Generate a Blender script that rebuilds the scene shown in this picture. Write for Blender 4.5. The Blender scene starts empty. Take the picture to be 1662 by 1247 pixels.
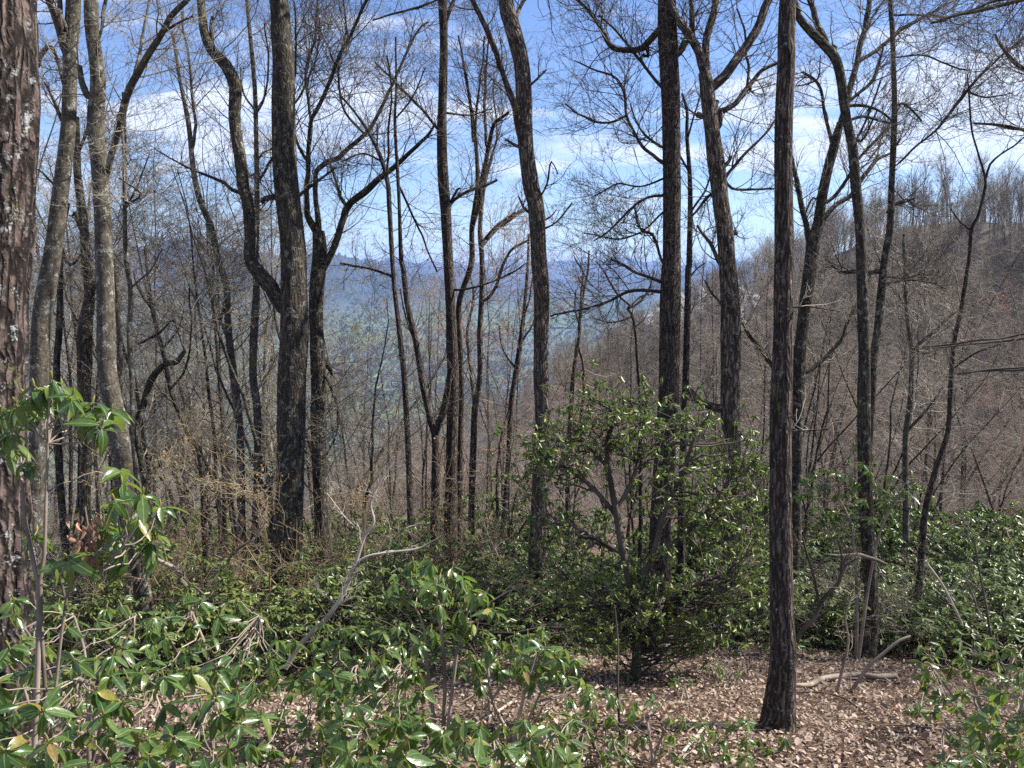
import bpy, math, random
import numpy as np
from mathutils import Matrix, Vector, Euler
R = math.radians
scene = bpy.context.scene
col = scene.collection
rng = np.random.default_rng(7)
random.seed(7)

# ------------------------------------------------------------------ camera, sky, sun, exposure
F_PX, CX, CY, CAMZ, PITCH = 1256.0, 831.0, 623.5, 1.6, R(7.6)
cam_data = bpy.data.cameras.new('camera')
cam_data.sensor_width = 36.0
cam_data.lens = 36.0 * F_PX / 1662.0
cam_data.clip_start = 0.05
cam_data.clip_end = 90000
cam = bpy.data.objects.new('camera', cam_data)
cam.location = (0, 0, CAMZ)
cam.rotation_euler = (R(90) - PITCH, 0, 0)
col.objects.link(cam)
scene.camera = cam

SUN_AZ, SUN_EL = R(77), R(45)          # azimuth from the view direction towards the right
world = bpy.data.worlds.new("World")
scene.world = world
world.use_nodes = True
wn, wl = world.node_tree.nodes, world.node_tree.links
wn.clear()
w_out = wn.new('ShaderNodeOutputWorld'); w_bg = wn.new('ShaderNodeBackground')
w_sky = wn.new('ShaderNodeTexSky'); w_sky.sky_type = 'NISHITA'; w_sky.sun_disc = False
w_sky.sun_elevation = SUN_EL; w_sky.sun_rotation = SUN_AZ
w_sky.altitude = 1200; w_sky.air_density = 1.0; w_sky.dust_density = 0.3; w_sky.ozone_density = 2.0
w_bg.inputs['Strength'].default_value = 0.10
tc = wn.new('ShaderNodeTexCoord')
sep = wn.new('ShaderNodeSeparateXYZ'); wl.new(tc.outputs['Generated'], sep.inputs[0])
def wmath(op, a, b=None, c=None):
    n = wn.new('ShaderNodeMath'); n.operation = op
    for i, v in enumerate((a, b, c)):
        if v is None: continue
        if isinstance(v, (int, float)): n.inputs[i].default_value = v
        else: wl.new(v, n.inputs[i])
    return n.outputs[0]
zc_ = wmath('ADD', wmath('MAXIMUM', sep.outputs[2], 0.0), 0.13)
cx_ = wmath('DIVIDE', sep.outputs[0], zc_); cy_ = wmath('DIVIDE', sep.outputs[1], zc_)
cmb = wn.new('ShaderNodeCombineXYZ'); wl.new(wmath('MULTIPLY', cx_, .8), cmb.inputs[0]); wl.new(wmath('MULTIPLY', cy_, 1.7), cmb.inputs[1])
cmb.inputs[2].default_value = 12.4
n1 = wn.new('ShaderNodeTexNoise'); n1.inputs['Scale'].default_value = 1.25; n1.inputs['Detail'].default_value = 9
n1.inputs['Roughness'].default_value = 0.56; n1.inputs['Distortion'].default_value = 0.35
wl.new(cmb.outputs[0], n1.inputs['Vector'])
n2 = wn.new('ShaderNodeTexNoise'); n2.inputs['Scale'].default_value = 0.33; n2.inputs['Detail'].default_value = 2
wl.new(cmb.outputs[0], n2.inputs['Vector'])
cl = wmath('ADD', wmath('MULTIPLY', n1.outputs[0], 0.75), wmath('MULTIPLY', n2.outputs[0], 0.45))
mr = wn.new('ShaderNodeMapRange'); mr.interpolation_type = 'SMOOTHSTEP'
mr.inputs['From Min'].default_value = 0.575; mr.inputs['From Max'].default_value = 0.715
wl.new(cl, mr.inputs['Value'])
me_ = wn.new('ShaderNodeMapRange'); me_.interpolation_type = 'SMOOTHSTEP'; me_.inputs['From Min'].default_value = .03; me_.inputs['From Max'].default_value = .17
me_.inputs['To Min'].default_value = .15; me_.inputs['To Max'].default_value = .8; wl.new(sep.outputs[2], me_.inputs['Value'])
fac = wmath('MULTIPLY', mr.outputs[0], me_.outputs[0])
mixc = wn.new('ShaderNodeMix'); mixc.data_type = 'RGBA'
wl.new(fac, mixc.inputs['Factor'])
hs = wn.new('ShaderNodeHueSaturation'); hs.inputs['Hue'].default_value = .511; hs.inputs['Saturation'].default_value = 1.12; hs.inputs['Value'].default_value = .86
wl.new(w_sky.outputs[0], hs.inputs['Color'])
wl.new(hs.outputs[0], mixc.inputs['A'])
mixc.inputs['B'].default_value = (5.3, 5.6, 6.2, 1)
wl.new(mixc.outputs['Result'], w_bg.inputs['Color'])
wl.new(w_bg.outputs[0], w_out.inputs['Surface'])

sun_d = bpy.data.lights.new('sun', 'SUN'); sun_d.energy = 5.0; sun_d.angle = R(0.53); sun_d.color = (1.0, 0.955, 0.88)
sun = bpy.data.objects.new('sun', sun_d); col.objects.link(sun)
sdir = Vector((math.sin(SUN_AZ) * math.cos(SUN_EL), math.cos(SUN_AZ) * math.cos(SUN_EL), math.sin(SUN_EL)))
sun.rotation_euler = sdir.to_track_quat('Z', 'Y').to_euler()
sun.location = sdir * 60

scene.view_settings.view_transform = 'Standard'
scene.view_settings.look = 'None'
scene.view_settings.gamma = 1
scene.view_settings.exposure = 1.25
scene.view_settings.use_curve_mapping = False
cy = scene.cycles
cy.max_bounces = 5; cy.diffuse_bounces = 3; cy.glossy_bounces = 2; cy.transmission_bounces = 3
cy.volume_bounces = 0; cy.transparent_max_bounces = 6
cy.caustics_reflective = False; cy.caustics_refractive = False
cy.sample_clamp_indirect = 4.0
cy.use_denoising = False

# ------------------------------------------------------------------ helpers
cP, sP = math.cos(PITCH), math.sin(PITCH)
def P(px, py, d):
    a = (px - CX) / F_PX * d; b = (CY - py) / F_PX * d
    return np.array([a, d * cP + b * sP, CAMZ - d * sP + b * cP])
def proj(p):
    x, y, z = p[0], p[1], p[2] - CAMZ
    d = y * cP - z * sP; b = y * sP + z * cP
    return CX + F_PX * x / d, CY - F_PX * b / d, d

def _hash(ix, iy, iz, seed=0):
    h = (ix.astype(np.int64) * 374761393 + iy.astype(np.int64) * 668265263 + iz.astype(np.int64) * 2147483647 + seed * 974634777) & 0xFFFFFFFF
    h = ((h ^ (h >> 13)) * 1274126177) & 0xFFFFFFFF
    h = h ^ (h >> 16)
    return (h & 0xFFFFFF) / float(0xFFFFFF)
def vnoise(x, y, z, seed=0):
    x, y, z = np.broadcast_arrays(np.asarray(x, float), np.asarray(y, float), np.asarray(z, float))
    ix, iy, iz = np.floor(x), np.floor(y), np.floor(z)
    fx, fy, fz = x - ix, y - iy, z - iz
    fx, fy, fz = fx * fx * (3 - 2 * fx), fy * fy * (3 - 2 * fy), fz * fz * (3 - 2 * fz)
    r = 0
    for dx in (0, 1):
        for dy in (0, 1):
            for dz in (0, 1):
                w = (fx if dx else 1 - fx) * (fy if dy else 1 - fy) * (fz if dz else 1 - fz)
                r = r + w * _hash(ix + dx, iy + dy, iz + dz, seed)
    return r * 2 - 1
def fbm(x, y, z=0.0, oct=4, seed=0):
    r, a, s = 0, 0.5, 1.0
    for i in range(oct):
        r = r + a * vnoise(np.asarray(x) * s, np.asarray(y) * s, np.asarray(z) * s + 7.3 * i, seed + i); a *= 0.5; s *= 2.03
    return r

def tag(o, label=None, cat=None, group=None, kind=None):
    if label: o['label'] = label
    if cat: o['category'] = cat
    if group: o['group'] = group
    if kind: o['kind'] = kind
    return o
def empty(name, loc):
    o = bpy.data.objects.new(name, None); o.location = loc; o.empty_display_size = 0.2
    col.objects.link(o); return o
def link(name, me, parent=None, loc=None):
    o = bpy.data.objects.new(name, me); col.objects.link(o)
    if parent is not None: o.parent = parent
    if loc is not None: o.location = loc
    return o

def mesh_np(name, verts, faces, mat=None, attrs=None, smooth=True):
    """faces: (n,k) array or a list of such arrays"""
    me = bpy.data.meshes.new(name)
    fl = faces if isinstance(faces, list) else [faces]
    fl = [f for f in fl if len(f)]
    me.vertices.add(len(verts)); me.vertices.foreach_set('co', np.asarray(verts, np.float32).ravel())
    nl = sum(f.size for f in fl); npoly = sum(len(f) for f in fl)
    me.loops.add(nl); me.polygons.add(npoly)
    me.loops.foreach_set('vertex_index', np.concatenate([f.ravel() for f in fl]).astype(np.int32))
    tot = np.concatenate([np.full(len(f), f.shape[1]) for f in fl])
    me.polygons.foreach_set('loop_start', np.concatenate([[0], np.cumsum(tot)[:-1]]).astype(np.int32))
    me.update(calc_edges=True)
    if smooth: me.polygons.foreach_set('use_smooth', np.ones(npoly, bool))
    if attrs:
        for k, v in attrs.items():
            if v.ndim == 2:
                a = me.attributes.new(k, 'FLOAT_VECTOR', 'POINT'); a.data.foreach_set('vector', v.astype(np.float32).ravel())
            else:
                a = me.attributes.new(k, 'FLOAT', 'POINT'); a.data.foreach_set('value', v.astype(np.float32))
    if mat: me.materials.append(mat)
    return me

class Wood:
    """collects tubes, builds them as one mesh"""
    def __init__(s): s.v, s.f, s.b, s.n = [], [], [], 0
    def add(s, pts, rad, sides=3, bump=0.0, bscale=6.0, seed=0, flare=None):
        pts = np.asarray(pts, float); rad = np.asarray(rad, float)
        if pts.ndim == 2: pts, rad = pts[None], rad[None]
        B, N, _ = pts.shape
        if B == 0: return
        t = np.gradient(pts, axis=1); t /= np.linalg.norm(t, axis=2, keepdims=True) + 1e-9
        m = pts[:, -1] - pts[:, 0]; m /= np.linalg.norm(m, axis=1, keepdims=True) + 1e-9
        ref = np.where(np.abs(m[:, 2:3]) > 0.8, np.array([[1., 0, 0]]), np.array([[0, 0, 1.]]))
        ref = ref - (ref * m).sum(1, keepdims=True) * m; ref /= np.linalg.norm(ref, axis=1, keepdims=True)
        u = ref[:, None] - (ref[:, None] * t).sum(2, keepdims=True) * t
        u /= np.linalg.norm(u, axis=2, keepdims=True) + 1e-9
        w = np.cross(t, u)
        a = np.arange(sides) * 2 * math.pi / sides
        ca, sa = np.cos(a), np.sin(a)
        L = np.concatenate([np.zeros((B, 1)), np.cumsum(np.linalg.norm(np.diff(pts, axis=1), axis=2), axis=1)], 1)
        rr = np.repeat(rad[:, :, None], sides, 2)
        off = rng.random(B)[:, None, None] * 50
        r0 = rad.max(1)[:, None, None]
        if bump > 0:
            bx, by = ca[None, None] * r0 / 0.1, sa[None, None] * r0 / 0.1
            lz = L[:, :, None] + off
            nz = fbm(bx * bscale * .35, by * bscale * .35, lz * bscale * .33, 3, seed)
            big = fbm(bx * .5, by * .5, lz * 1.3, 2, seed + 9)
            ridged = 1 - np.abs(vnoise(bx * bscale * .6, by * bscale * .6, lz * bscale * .25, seed + 3)) * 2
            rr = rr * (1 + bump * (nz * .8 + ridged * .35) + big * .10)
        if flare is not None:
            lob = 1 + .35 * vnoise(ca * 2.2 + seed, sa * 2.2, 0, seed + 5)[None, None]
            rr = rr * (1 + flare[None, :, None] * lob)
        V = pts[:, :, None] + rr[..., None] * (u[:, :, None] * ca[None, None, :, None] + w[:, :, None] * sa[None, None, :, None])
        bk = np.stack(np.broadcast_arrays(ca[None, None] * r0 + off, sa[None, None] * r0, L[:, :, None] + off), -1)
        base = s.n + np.arange(B)[:, None, None] * N * sides
        i = np.arange(N - 1)[None, :, None] * sides; j = np.arange(sides)[None, None]; j2 = (j + 1) % sides
        q = np.stack([base + i + j, base + i + j2, base + i + sides + j2, base + i + sides + j], -1).reshape(-1, 4)
        s.v.append(V.reshape(-1, 3)); s.b.append(bk.reshape(-1, 3)); s.f.append(q); s.n += B * N * sides
    def mesh(s, name, mat, origin=None):
        v = np.concatenate(s.v)
        if origin is not None: v = v - np.asarray(origin)[None]
        return mesh_np(name, v, np.concatenate(s.f), mat, {'bark': np.concatenate(s.b)})

def norm(v): return v / (np.linalg.norm(v, axis=-1, keepdims=True) + 1e-9)
def grow(start, d, length, r0, n=5, wig=0.25, up=0.1, tip=0.25):
    """vectorised random-walk branches -> pts (B,n,3), rad (B,n)"""
    start, d = np.asarray(start, float), norm(np.asarray(d, float)); B = len(start)
    length = np.broadcast_to(length, (B,)); r0 = np.broadcast_to(r0, (B,))
    pts = [start]; cur = start; st = (length / (n - 1))[:, None]
    bend = rng.normal(0, 1, (B, 3)) * wig * .5
    for k in range(n - 1):
        d = norm(d + rng.normal(0, 1, (B, 3)) * wig + bend + np.array([0, 0, up]))
        cur = cur + d * st; pts.append(cur)
    pts = np.stack(pts, 1)
    rad = r0[:, None] * np.linspace(1, tip, n)[None]
    return pts, rad
def sprout(pts, rad, per, t0=0.15, t1=1.0, ang=(30, 65), lr=(0.4, 0.7), rr=0.5, absl=None, rmin=0.0016):
    """children of a batch -> start, dir, length, r0"""
    B, N, _ = pts.shape
    if np.isscalar(per): idx = np.repeat(np.arange(B), per)
    else: idx = np.repeat(np.arange(B), per)
    M = len(idx); t = rng.uniform(t0, t1, M) * (N - 1); i = np.minimum(t.astype(int), N - 2); f = (t - i)[:, None]
    s = pts[idx, i] * (1 - f) + pts[idx, i + 1] * f
    tg = norm(pts[idx, i + 1] - pts[idx, i])
    r = rad[idx, i] * (1 - f[:, 0]) + rad[idx, i + 1] * f[:, 0]
    q = norm(np.cross(tg, rng.normal(0, 1, (M, 3))))
    a = np.radians(rng.uniform(ang[0], ang[1], M))[:, None]
    d = tg * np.cos(a) + q * np.sin(a)
    Lp = np.linalg.norm(pts[:, -1] - pts[:, 0], axis=1)[idx]
    ln = (Lp if absl is None else absl) * rng.uniform(lr[0], lr[1], M) * (1.15 - .5 * t / (N - 1))
    return s, d, ln, np.maximum(r * rr, rmin)

def catmull(p, step):
    p = np.asarray(p, float)
    if len(p) < 2: return p
    q = np.vstack([2 * p[0] - p[1], p, 2 * p[-1] - p[-2]]); out = []
    for i in range(1, len(q) - 2):
        n = max(1, int(np.linalg.norm(q[i + 1, :3] - q[i, :3]) / step))
        t = (np.arange(n) / n)[:, None]
        a, b, c, d = q[i - 1], q[i], q[i + 1], q[i + 2]
        out.append(.5 * ((2 * b) + (-a + c) * t + (2 * a - 5 * b + 4 * c - d) * t ** 2 + (-a + 3 * b - 3 * c + d) * t ** 3))
    out.append(q[-2][None]); return np.vstack(out)

# ------------------------------------------------------------------ materials
def new_mat(name):
    m = bpy.data.materials.new(name); m.use_nodes = True; nt = m.node_tree
    return m, nt.nodes, nt.links, nt.nodes['Principled BSDF']
def ramp(nodes, stops):
    r = nodes.new('ShaderNodeValToRGB'); e = r.color_ramp.elements
    e[0].position, e[0].color = stops[0][0], (*stops[0][1], 1)
    e[1].position, e[1].color = stops[-1][0], (*stops[-1][1], 1)
    for p_, c in stops[1:-1]:
        x = e.new(p_); x.color = (*c, 1)
    return r
def bark_mat(name, dark, light, lichen=(.36, .39, .33), lich=0.5, moss=0.0, scale=14, stretch=.22, bump=.6, lsc=9, crack=0.0, csc=22):
    m, n, l, b = new_mat(name)
    at = n.new('ShaderNodeAttribute'); at.attribute_name = 'bark'
    mp = n.new('ShaderNodeMapping'); mp.inputs['Scale'].default_value = (1, 1, stretch); l.new(at.outputs['Vector'], mp.inputs[0])
    f = n.new('ShaderNodeTexNoise'); f.inputs['Scale'].default_value = scale * 3; f.inputs['Detail'].default_value = 6; f.inputs['Roughness'].default_value = .68; f.inputs['Distortion'].default_value = .8
    l.new(mp.outputs[0], f.inputs['Vector'])
    r = ramp(n, [(.36, dark), (.52, tuple((a + c) / 2 for a, c in zip(dark, light))), (.68, light)]); l.new(f.outputs[0], r.inputs[0])
    barkc = r.outputs[0]; crk = None
    if crack > 0:
        wp = n.new('ShaderNodeTexNoise'); wp.inputs['Scale'].default_value = 9; wp.inputs['Detail'].default_value = 3; l.new(at.outputs['Vector'], wp.inputs['Vector'])
        wa = n.new('ShaderNodeVectorMath'); wa.operation = 'MULTIPLY_ADD'; wa.inputs[1].default_value = (.07, .07, .04); l.new(wp.outputs['Color'], wa.inputs[0]); l.new(at.outputs['Vector'], wa.inputs[2])
        m3 = n.new('ShaderNodeMapping'); m3.inputs['Scale'].default_value = (1, 1, .16); l.new(wa.outputs[0], m3.inputs[0])
        vo = n.new('ShaderNodeTexVoronoi'); vo.feature = 'DISTANCE_TO_EDGE'; vo.inputs['Scale'].default_value = csc; l.new(m3.outputs[0], vo.inputs['Vector'])
        cr = n.new('ShaderNodeMapRange'); cr.inputs['From Min'].default_value = .02; cr.inputs['From Max'].default_value = .26; cr.interpolation_type = 'SMOOTHSTEP'; l.new(vo.outputs['Distance'], cr.inputs['Value'])
        crk = cr.outputs[0]
        cm = n.new('ShaderNodeMix'); cm.data_type = 'RGBA'; cm.blend_type = 'MULTIPLY'; cm.inputs['Factor'].default_value = crack; l.new(barkc, cm.inputs['A'])
        cr2 = ramp(n, [(0, (.16, .15, .15)), (.6, (.9, .9, .9)), (1, (1.25, 1.22, 1.2))]); l.new(crk, cr2.inputs[0]); l.new(cr2.outputs[0], cm.inputs['B']); barkc = cm.outputs['Result']  # furrows painted darker: dark bark colour plus the occlusion shade inside them
    # lichen patches
    q = n.new('ShaderNodeTexNoise'); q.inputs['Scale'].default_value = lsc; q.inputs['Detail'].default_value = 7; q.inputs['Roughness'].default_value = .66
    l.new(at.outputs['Vector'], q.inputs['Vector'])
    q2 = n.new('ShaderNodeTexVoronoi'); q2.inputs['Scale'].default_value = 55; l.new(at.outputs['Vector'], q2.inputs['Vector'])
    k = n.new('ShaderNodeMath'); k.operation = 'MULTIPLY_ADD'; l.new(q2.outputs['Distance'], k.inputs[0]); k.inputs[1].default_value = -.16; l.new(q.outputs[0], k.inputs[2])
    mr_ = n.new('ShaderNodeMapRange'); mr_.inputs['From Min'].default_value = .60 - lich * .28; mr_.inputs['From Max'].default_value = .66 - lich * .24
    l.new(k.outputs[0], mr_.inputs['Value'])
    mx = n.new('ShaderNodeMix'); mx.data_type = 'RGBA'; l.new(mr_.outputs[0], mx.inputs['Factor']); l.new(barkc, mx.inputs['A'])
    lc = n.new('ShaderNodeMix'); lc.data_type = 'RGBA'; lc.inputs['A'].default_value = (*lichen, 1); lc.inputs['B'].default_value = (*(c * .62 for c in lichen), 1)
    l.new(f.outputs[0], lc.inputs['Factor']); l.new(lc.outputs['Result'], mx.inputs['B'])
    outc = mx.outputs['Result']
    if moss > 0:
        g = n.new('ShaderNodeTexNoise'); g.inputs['Scale'].default_value = 3.1; g.inputs['Detail'].default_value = 8; g.inputs['Roughness'].default_value = .7
        ad = n.new('ShaderNodeVectorMath'); ad.operation = 'ADD'; ad.inputs[1].default_value = (11, 4, 7); l.new(at.outputs['Vector'], ad.inputs[0]); l.new(ad.outputs[0], g.inputs['Vector'])
        gm = n.new('ShaderNodeMapRange'); gm.inputs['From Min'].default_value = .66 - moss * .16; gm.inputs['From Max'].default_value = .72 - moss * .16
        l.new(g.outputs[0], gm.inputs['Value'])
        m2 = n.new('ShaderNodeMix'); m2.data_type = 'RGBA'; l.new(gm.outputs[0], m2.inputs['Factor']); l.new(outc, m2.inputs['A']); m2.inputs['B'].default_value = (.10, .105, .040, 1)
        outc = m2.outputs['Result']
    l.new(outc, b.inputs['Base Color'])
    b.inputs['Roughness'].default_value = .93; b.inputs['Specular IOR Level'].default_value = .25
    bp = n.new('ShaderNodeBump'); bp.inputs['Strength'].default_value = bump; bp.inputs['Distance'].default_value = .02
    su = n.new('ShaderNodeMath'); su.operation = 'MULTIPLY_ADD'; l.new(mr_.outputs[0], su.inputs[0]); su.inputs[1].default_value = .18; l.new(f.outputs[0], su.inputs[2])
    hgt = su.outputs[0]
    if crk is not None:
        s3 = n.new('ShaderNodeMath'); s3.operation = 'MULTIPLY_ADD'; l.new(crk, s3.inputs[0]); s3.inputs[1].default_value = .9 * crack; l.new(hgt, s3.inputs[2]); hgt = s3.outputs[0]
    l.new(hgt, bp.inputs['Height']); l.new(bp.outputs[0], b.inputs['Normal'])
    return m
BARK = {
    'red':   bark_mat('furrowed_red_brown_bark', (.024, .018, .015), (.155, .115, .098), lichen=(.33, .33, .32), lich=.36, moss=.25, scale=7, stretch=.5, bump=1.0, lsc=7, crack=1.0, csc=19),
    'grey':  bark_mat('grey_lichened_bark', (.036, .030, .022), (.150, .128, .098), lichen=(.33, .34, .29), lich=.44, moss=.38, scale=6, stretch=.9, bump=.7, lsc=11, crack=.15, csc=20),
    'dark':  bark_mat('dark_bark', (.026, .020, .016), (.155, .118, .093), lichen=(.27, .255, .225), lich=.34, moss=.05, scale=9, stretch=.3, bump=1.0, lsc=22, crack=.8, csc=30),
    'moss':  bark_mat('dark_mossy_bark', (.022, .018, .013), (.125, .102, .076), lichen=(.27, .27, .205), lich=.46, moss=.42, scale=8, stretch=.35, bump=.9, lsc=15, crack=.6, csc=28),
    'brown': bark_mat('shaggy_brown_bark', (.050, .037, .028), (.25, .20, .155), lichen=(.31, .30, .26), lich=.36, moss=.1, scale=8, stretch=.2, bump=1.0, lsc=14, crack=.85, csc=26),
}
def twig_mat(name, a, c, sc=3.0):
    m, n, l, b = new_mat(name)
    at = n.new('ShaderNodeAttribute'); at.attribute_name = 'bark'
    q = n.new('ShaderNodeTexNoise'); q.inputs['Scale'].default_value = sc; q.inputs['Detail'].default_value = 3; l.new(at.outputs['Vector'], q.inputs['Vector'])
    r = ramp(n, [(.35, a), (.65, c)]); l.new(q.outputs[0], r.inputs[0]); l.new(r.outputs[0], b.inputs['Base Color'])
    b.inputs['Roughness'].default_value = .8; b.inputs['Specular IOR Level'].default_value = .3
    return m
TWIG = {
    'grey': twig_mat('grey_twig', (.10, .085, .06), (.29, .26, .205)),
    'brown': twig_mat('brown_twig', (.11, .086, .066), (.36, .295, .235)),
    'dark': twig_mat('dark_twig', (.035, .028, .022), (.13, .105, .08)),
    'tan': twig_mat('tan_twig', (.20, .145, .085), (.36, .28, .17)),
    'pale': twig_mat('bleached_twig', (.24, .20, .155), (.48, .43, .35)),
    'far': twig_mat('far_twig', (.085, .068, .052), (.27, .225, .175), .3),
    'russet': twig_mat('russet_far_twig', (.14, .066, .045), (.34, .19, .14), .3),
    'fargreen': twig_mat('budding_far_twig', (.09, .095, .05), (.22, .23, .12), .3),
}
def leaf_mat(name, a, c, rough=.3, trans=.25, tcol=(.12, .26, .03), spec=.5, attr=None, back=None, rib=False):
    m, n, l, b = new_mat(name)
    if attr:
        at = n.new('ShaderNodeAttribute'); at.attribute_name = attr; fac = at.outputs['Fac']
    else:
        at = n.new('ShaderNodeObjectInfo'); fac = at.outputs['Random']
    if attr and spec == .4:
        oi_ = n.new('ShaderNodeObjectInfo'); ma_ = n.new('ShaderNodeMath'); ma_.operation = 'MULTIPLY'; ma_.inputs[1].default_value = .5; l.new(oi_.outputs['Random'], ma_.inputs[0])
        mb_ = n.new('ShaderNodeMath'); mb_.operation = 'MULTIPLY_ADD'; mb_.inputs[1].default_value = .5; l.new(fac, mb_.inputs[0]); l.new(ma_.outputs[0], mb_.inputs[2]); fac = mb_.outputs[0]
    stops = [(0, a), (.8, c), (1, tuple(min(1, x * k) for x, k in zip(c, (1.9, 1.35, 1.0))))]
    if rib: stops = [(0, a), (.8, c), (.95, tuple(x * k for x, k in zip(c, (1.5, 1.2, 1.0)))), (.985, (.24, .20, .05)), (1, (.20, .11, .045))]
    r = ramp(n, stops); l.new(fac, r.inputs[0])
    colr = r.outputs[0]
    if rib:
        ra = n.new('ShaderNodeAttribute'); ra.attribute_name = 'rib'; rm = n.new('ShaderNodeMapRange'); rm.inputs['From Min'].default_value = .0; rm.inputs['From Max'].default_value = .14
        l.new(ra.outputs['Fac'], rm.inputs['Value']); mr2 = n.new('ShaderNodeMix'); mr2.data_type = 'RGBA'; l.new(rm.outputs[0], mr2.inputs['Factor']); mr2.inputs['A'].default_value = (.20, .27, .09, 1); l.new(colr, mr2.inputs['B'])
        tcn = n.new('ShaderNodeTexCoord'); tn = n.new('ShaderNodeTexNoise'); tn.inputs['Scale'].default_value = 45; tn.inputs['Detail'].default_value = 6; l.new(tcn.outputs['Object'], tn.inputs['Vector'])
        tr_ = ramp(n, [(.28, (.5, .42, .34)), (.38, (.85, .86, .82)), (.7, (1.2, 1.15, 1.1))]); l.new(tn.outputs[0], tr_.inputs[0]); mm_ = n.new('ShaderNodeMix'); mm_.data_type = 'RGBA'; mm_.blend_type = 'MULTIPLY'; mm_.inputs['Factor'].default_value = 1
        l.new(mr2.outputs['Result'], mm_.inputs['A']); l.new(tr_.outputs[0], mm_.inputs['B']); colr = mm_.outputs['Result']
        bpn = n.new('ShaderNodeBump'); bpn.inputs['Strength'].default_value = .35; bpn.inputs['Distance'].default_value = .004; l.new(tn.outputs[0], bpn.inputs['Height']); l.new(bpn.outputs[0], b.inputs['Normal'])
    if back:
        g = n.new('ShaderNodeNewGeometry'); mb = n.new('ShaderNodeMix'); mb.data_type = 'RGBA'
        l.new(g.outputs['Backfacing'], mb.inputs['Factor']); l.new(colr, mb.inputs['A']); mb.inputs['B'].default_value = (*back, 1); colr = mb.outputs['Result']
    l.new(colr, b.inputs['Base Color']); b.inputs['Roughness'].default_value = rough; b.inputs['Specular IOR Level'].default_value = spec
    if trans > 0:
        tr = n.new('ShaderNodeBsdfTranslucent'); tr.inputs['Color'].default_value = (*tcol, 1)
        mx = n.new('ShaderNodeMixShader'); mx.inputs[0].default_value = trans
        l.new(b.outputs[0], mx.inputs[1]); l.new(tr.outputs[0], mx.inputs[2])
        l.new(mx.outputs[0], n['Material Output'].inputs['Surface'])
    return m
M_RHODO = leaf_mat('rhododendron_leaf', (.028, .068, .021), (.080, .132, .035), rough=.28, trans=.30, tcol=(.26, .38, .05), back=(.15, .20, .085), rib=True)
M_LAUREL = leaf_mat('laurel_leaf', (.046, .080, .024), (.150, .180, .048), rough=.36, spec=.4, trans=.26, tcol=(.15, .26, .04), attr='rnd', back=(.08, .12, .05))
M_LITTER = leaf_mat('dead_leaf', (.090, .058, .042), (.45, .335, .255), rough=.7, trans=.12, tcol=(.4, .25, .14), attr='rnd')
M_BUDY = leaf_mat('yellow_bud', (.24, .24, .05), (.36, .34, .08), rough=.6, trans=.3, tcol=(.5, .35, .05), attr='rnd')
M_BUDO = leaf_mat('orange_bud', (.30, .17, .05), (.46, .30, .09), rough=.6, trans=.3, tcol=(.6, .33, .07), attr='rnd')
M_BUDR = leaf_mat('red_bud', (.24, .07, .055), (.42, .17, .13), rough=.6, trans=.3, tcol=(.55, .16, .10), attr='rnd')
M_WHITE = leaf_mat('white_blossom', (.62, .58, .56), (.82, .80, .78), rough=.6, trans=.3, tcol=(.8, .8, .8), attr='rnd')
M_BROWNLEAF = leaf_mat('withered_leaf', (.15, .085, .055), (.30, .19, .13), rough=.7, trans=.25, tcol=(.5, .28, .16))
M_GREENMASS = leaf_mat('far_crown', (.08, .12, .04), (.16, .22, .07), rough=.9, trans=0, attr='rnd')
M_BROWNMASS = leaf_mat('far_bare_crown', (.07, .075, .05), (.12, .12, .08), rough=.9, trans=0, attr='rnd')
M_EVER = leaf_mat('far_evergreen', (.025, .045, .022), (.05, .08, .035), rough=.9, trans=0, attr='rnd')

# ------------------------------------------------------------------ terrain
def lin(px): return np.arctan((np.asarray(px, float) - CX) / F_PX)
def elev(py): return np.tan(np.arctan((CY - np.asarray(py, float)) / F_PX) - PITCH)
CREST = np.array([(420, 20, 75), (300, 60, 52), (175, 120, 22), (124, 183, 13), (116, 218, 17), (108, 248, 9), (98, 320, -14), (60, 380, -34), (22, 430, -60), (-60, 540, -110), (-220, 720, -190), (-500, 900, -290)], float)
RANGES = [
    (5200, 1300, [(-800, 455), (-300, 440), (0, 432), (150, 425), (225, 412), (290, 396), (345, 402), (420, 412), (500, 418), (550, 410), (600, 424), (680, 447), (760, 462), (900, 480), (1100, 492), (1300, 470), (1700, 440), (2400, 440)]),
    (8600, 1500, [(-800, 450), (0, 440), (500, 432), (580, 424), (640, 421), (700, 432), (760, 440), (820, 446), (900, 452), (1000, 440), (1100, 447), (1300, 440), (2400, 440)]),
    (14000, 1800, [(-800, 428), (0, 424), (500, 428), (620, 432), (700, 424), (760, 432), (795, 421), (830, 418), (865, 425), (925, 421), (955, 426), (1000, 419), (1050, 424), (1100, 430), (1160, 424), (1300, 430), (2400, 430)]),
]
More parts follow.
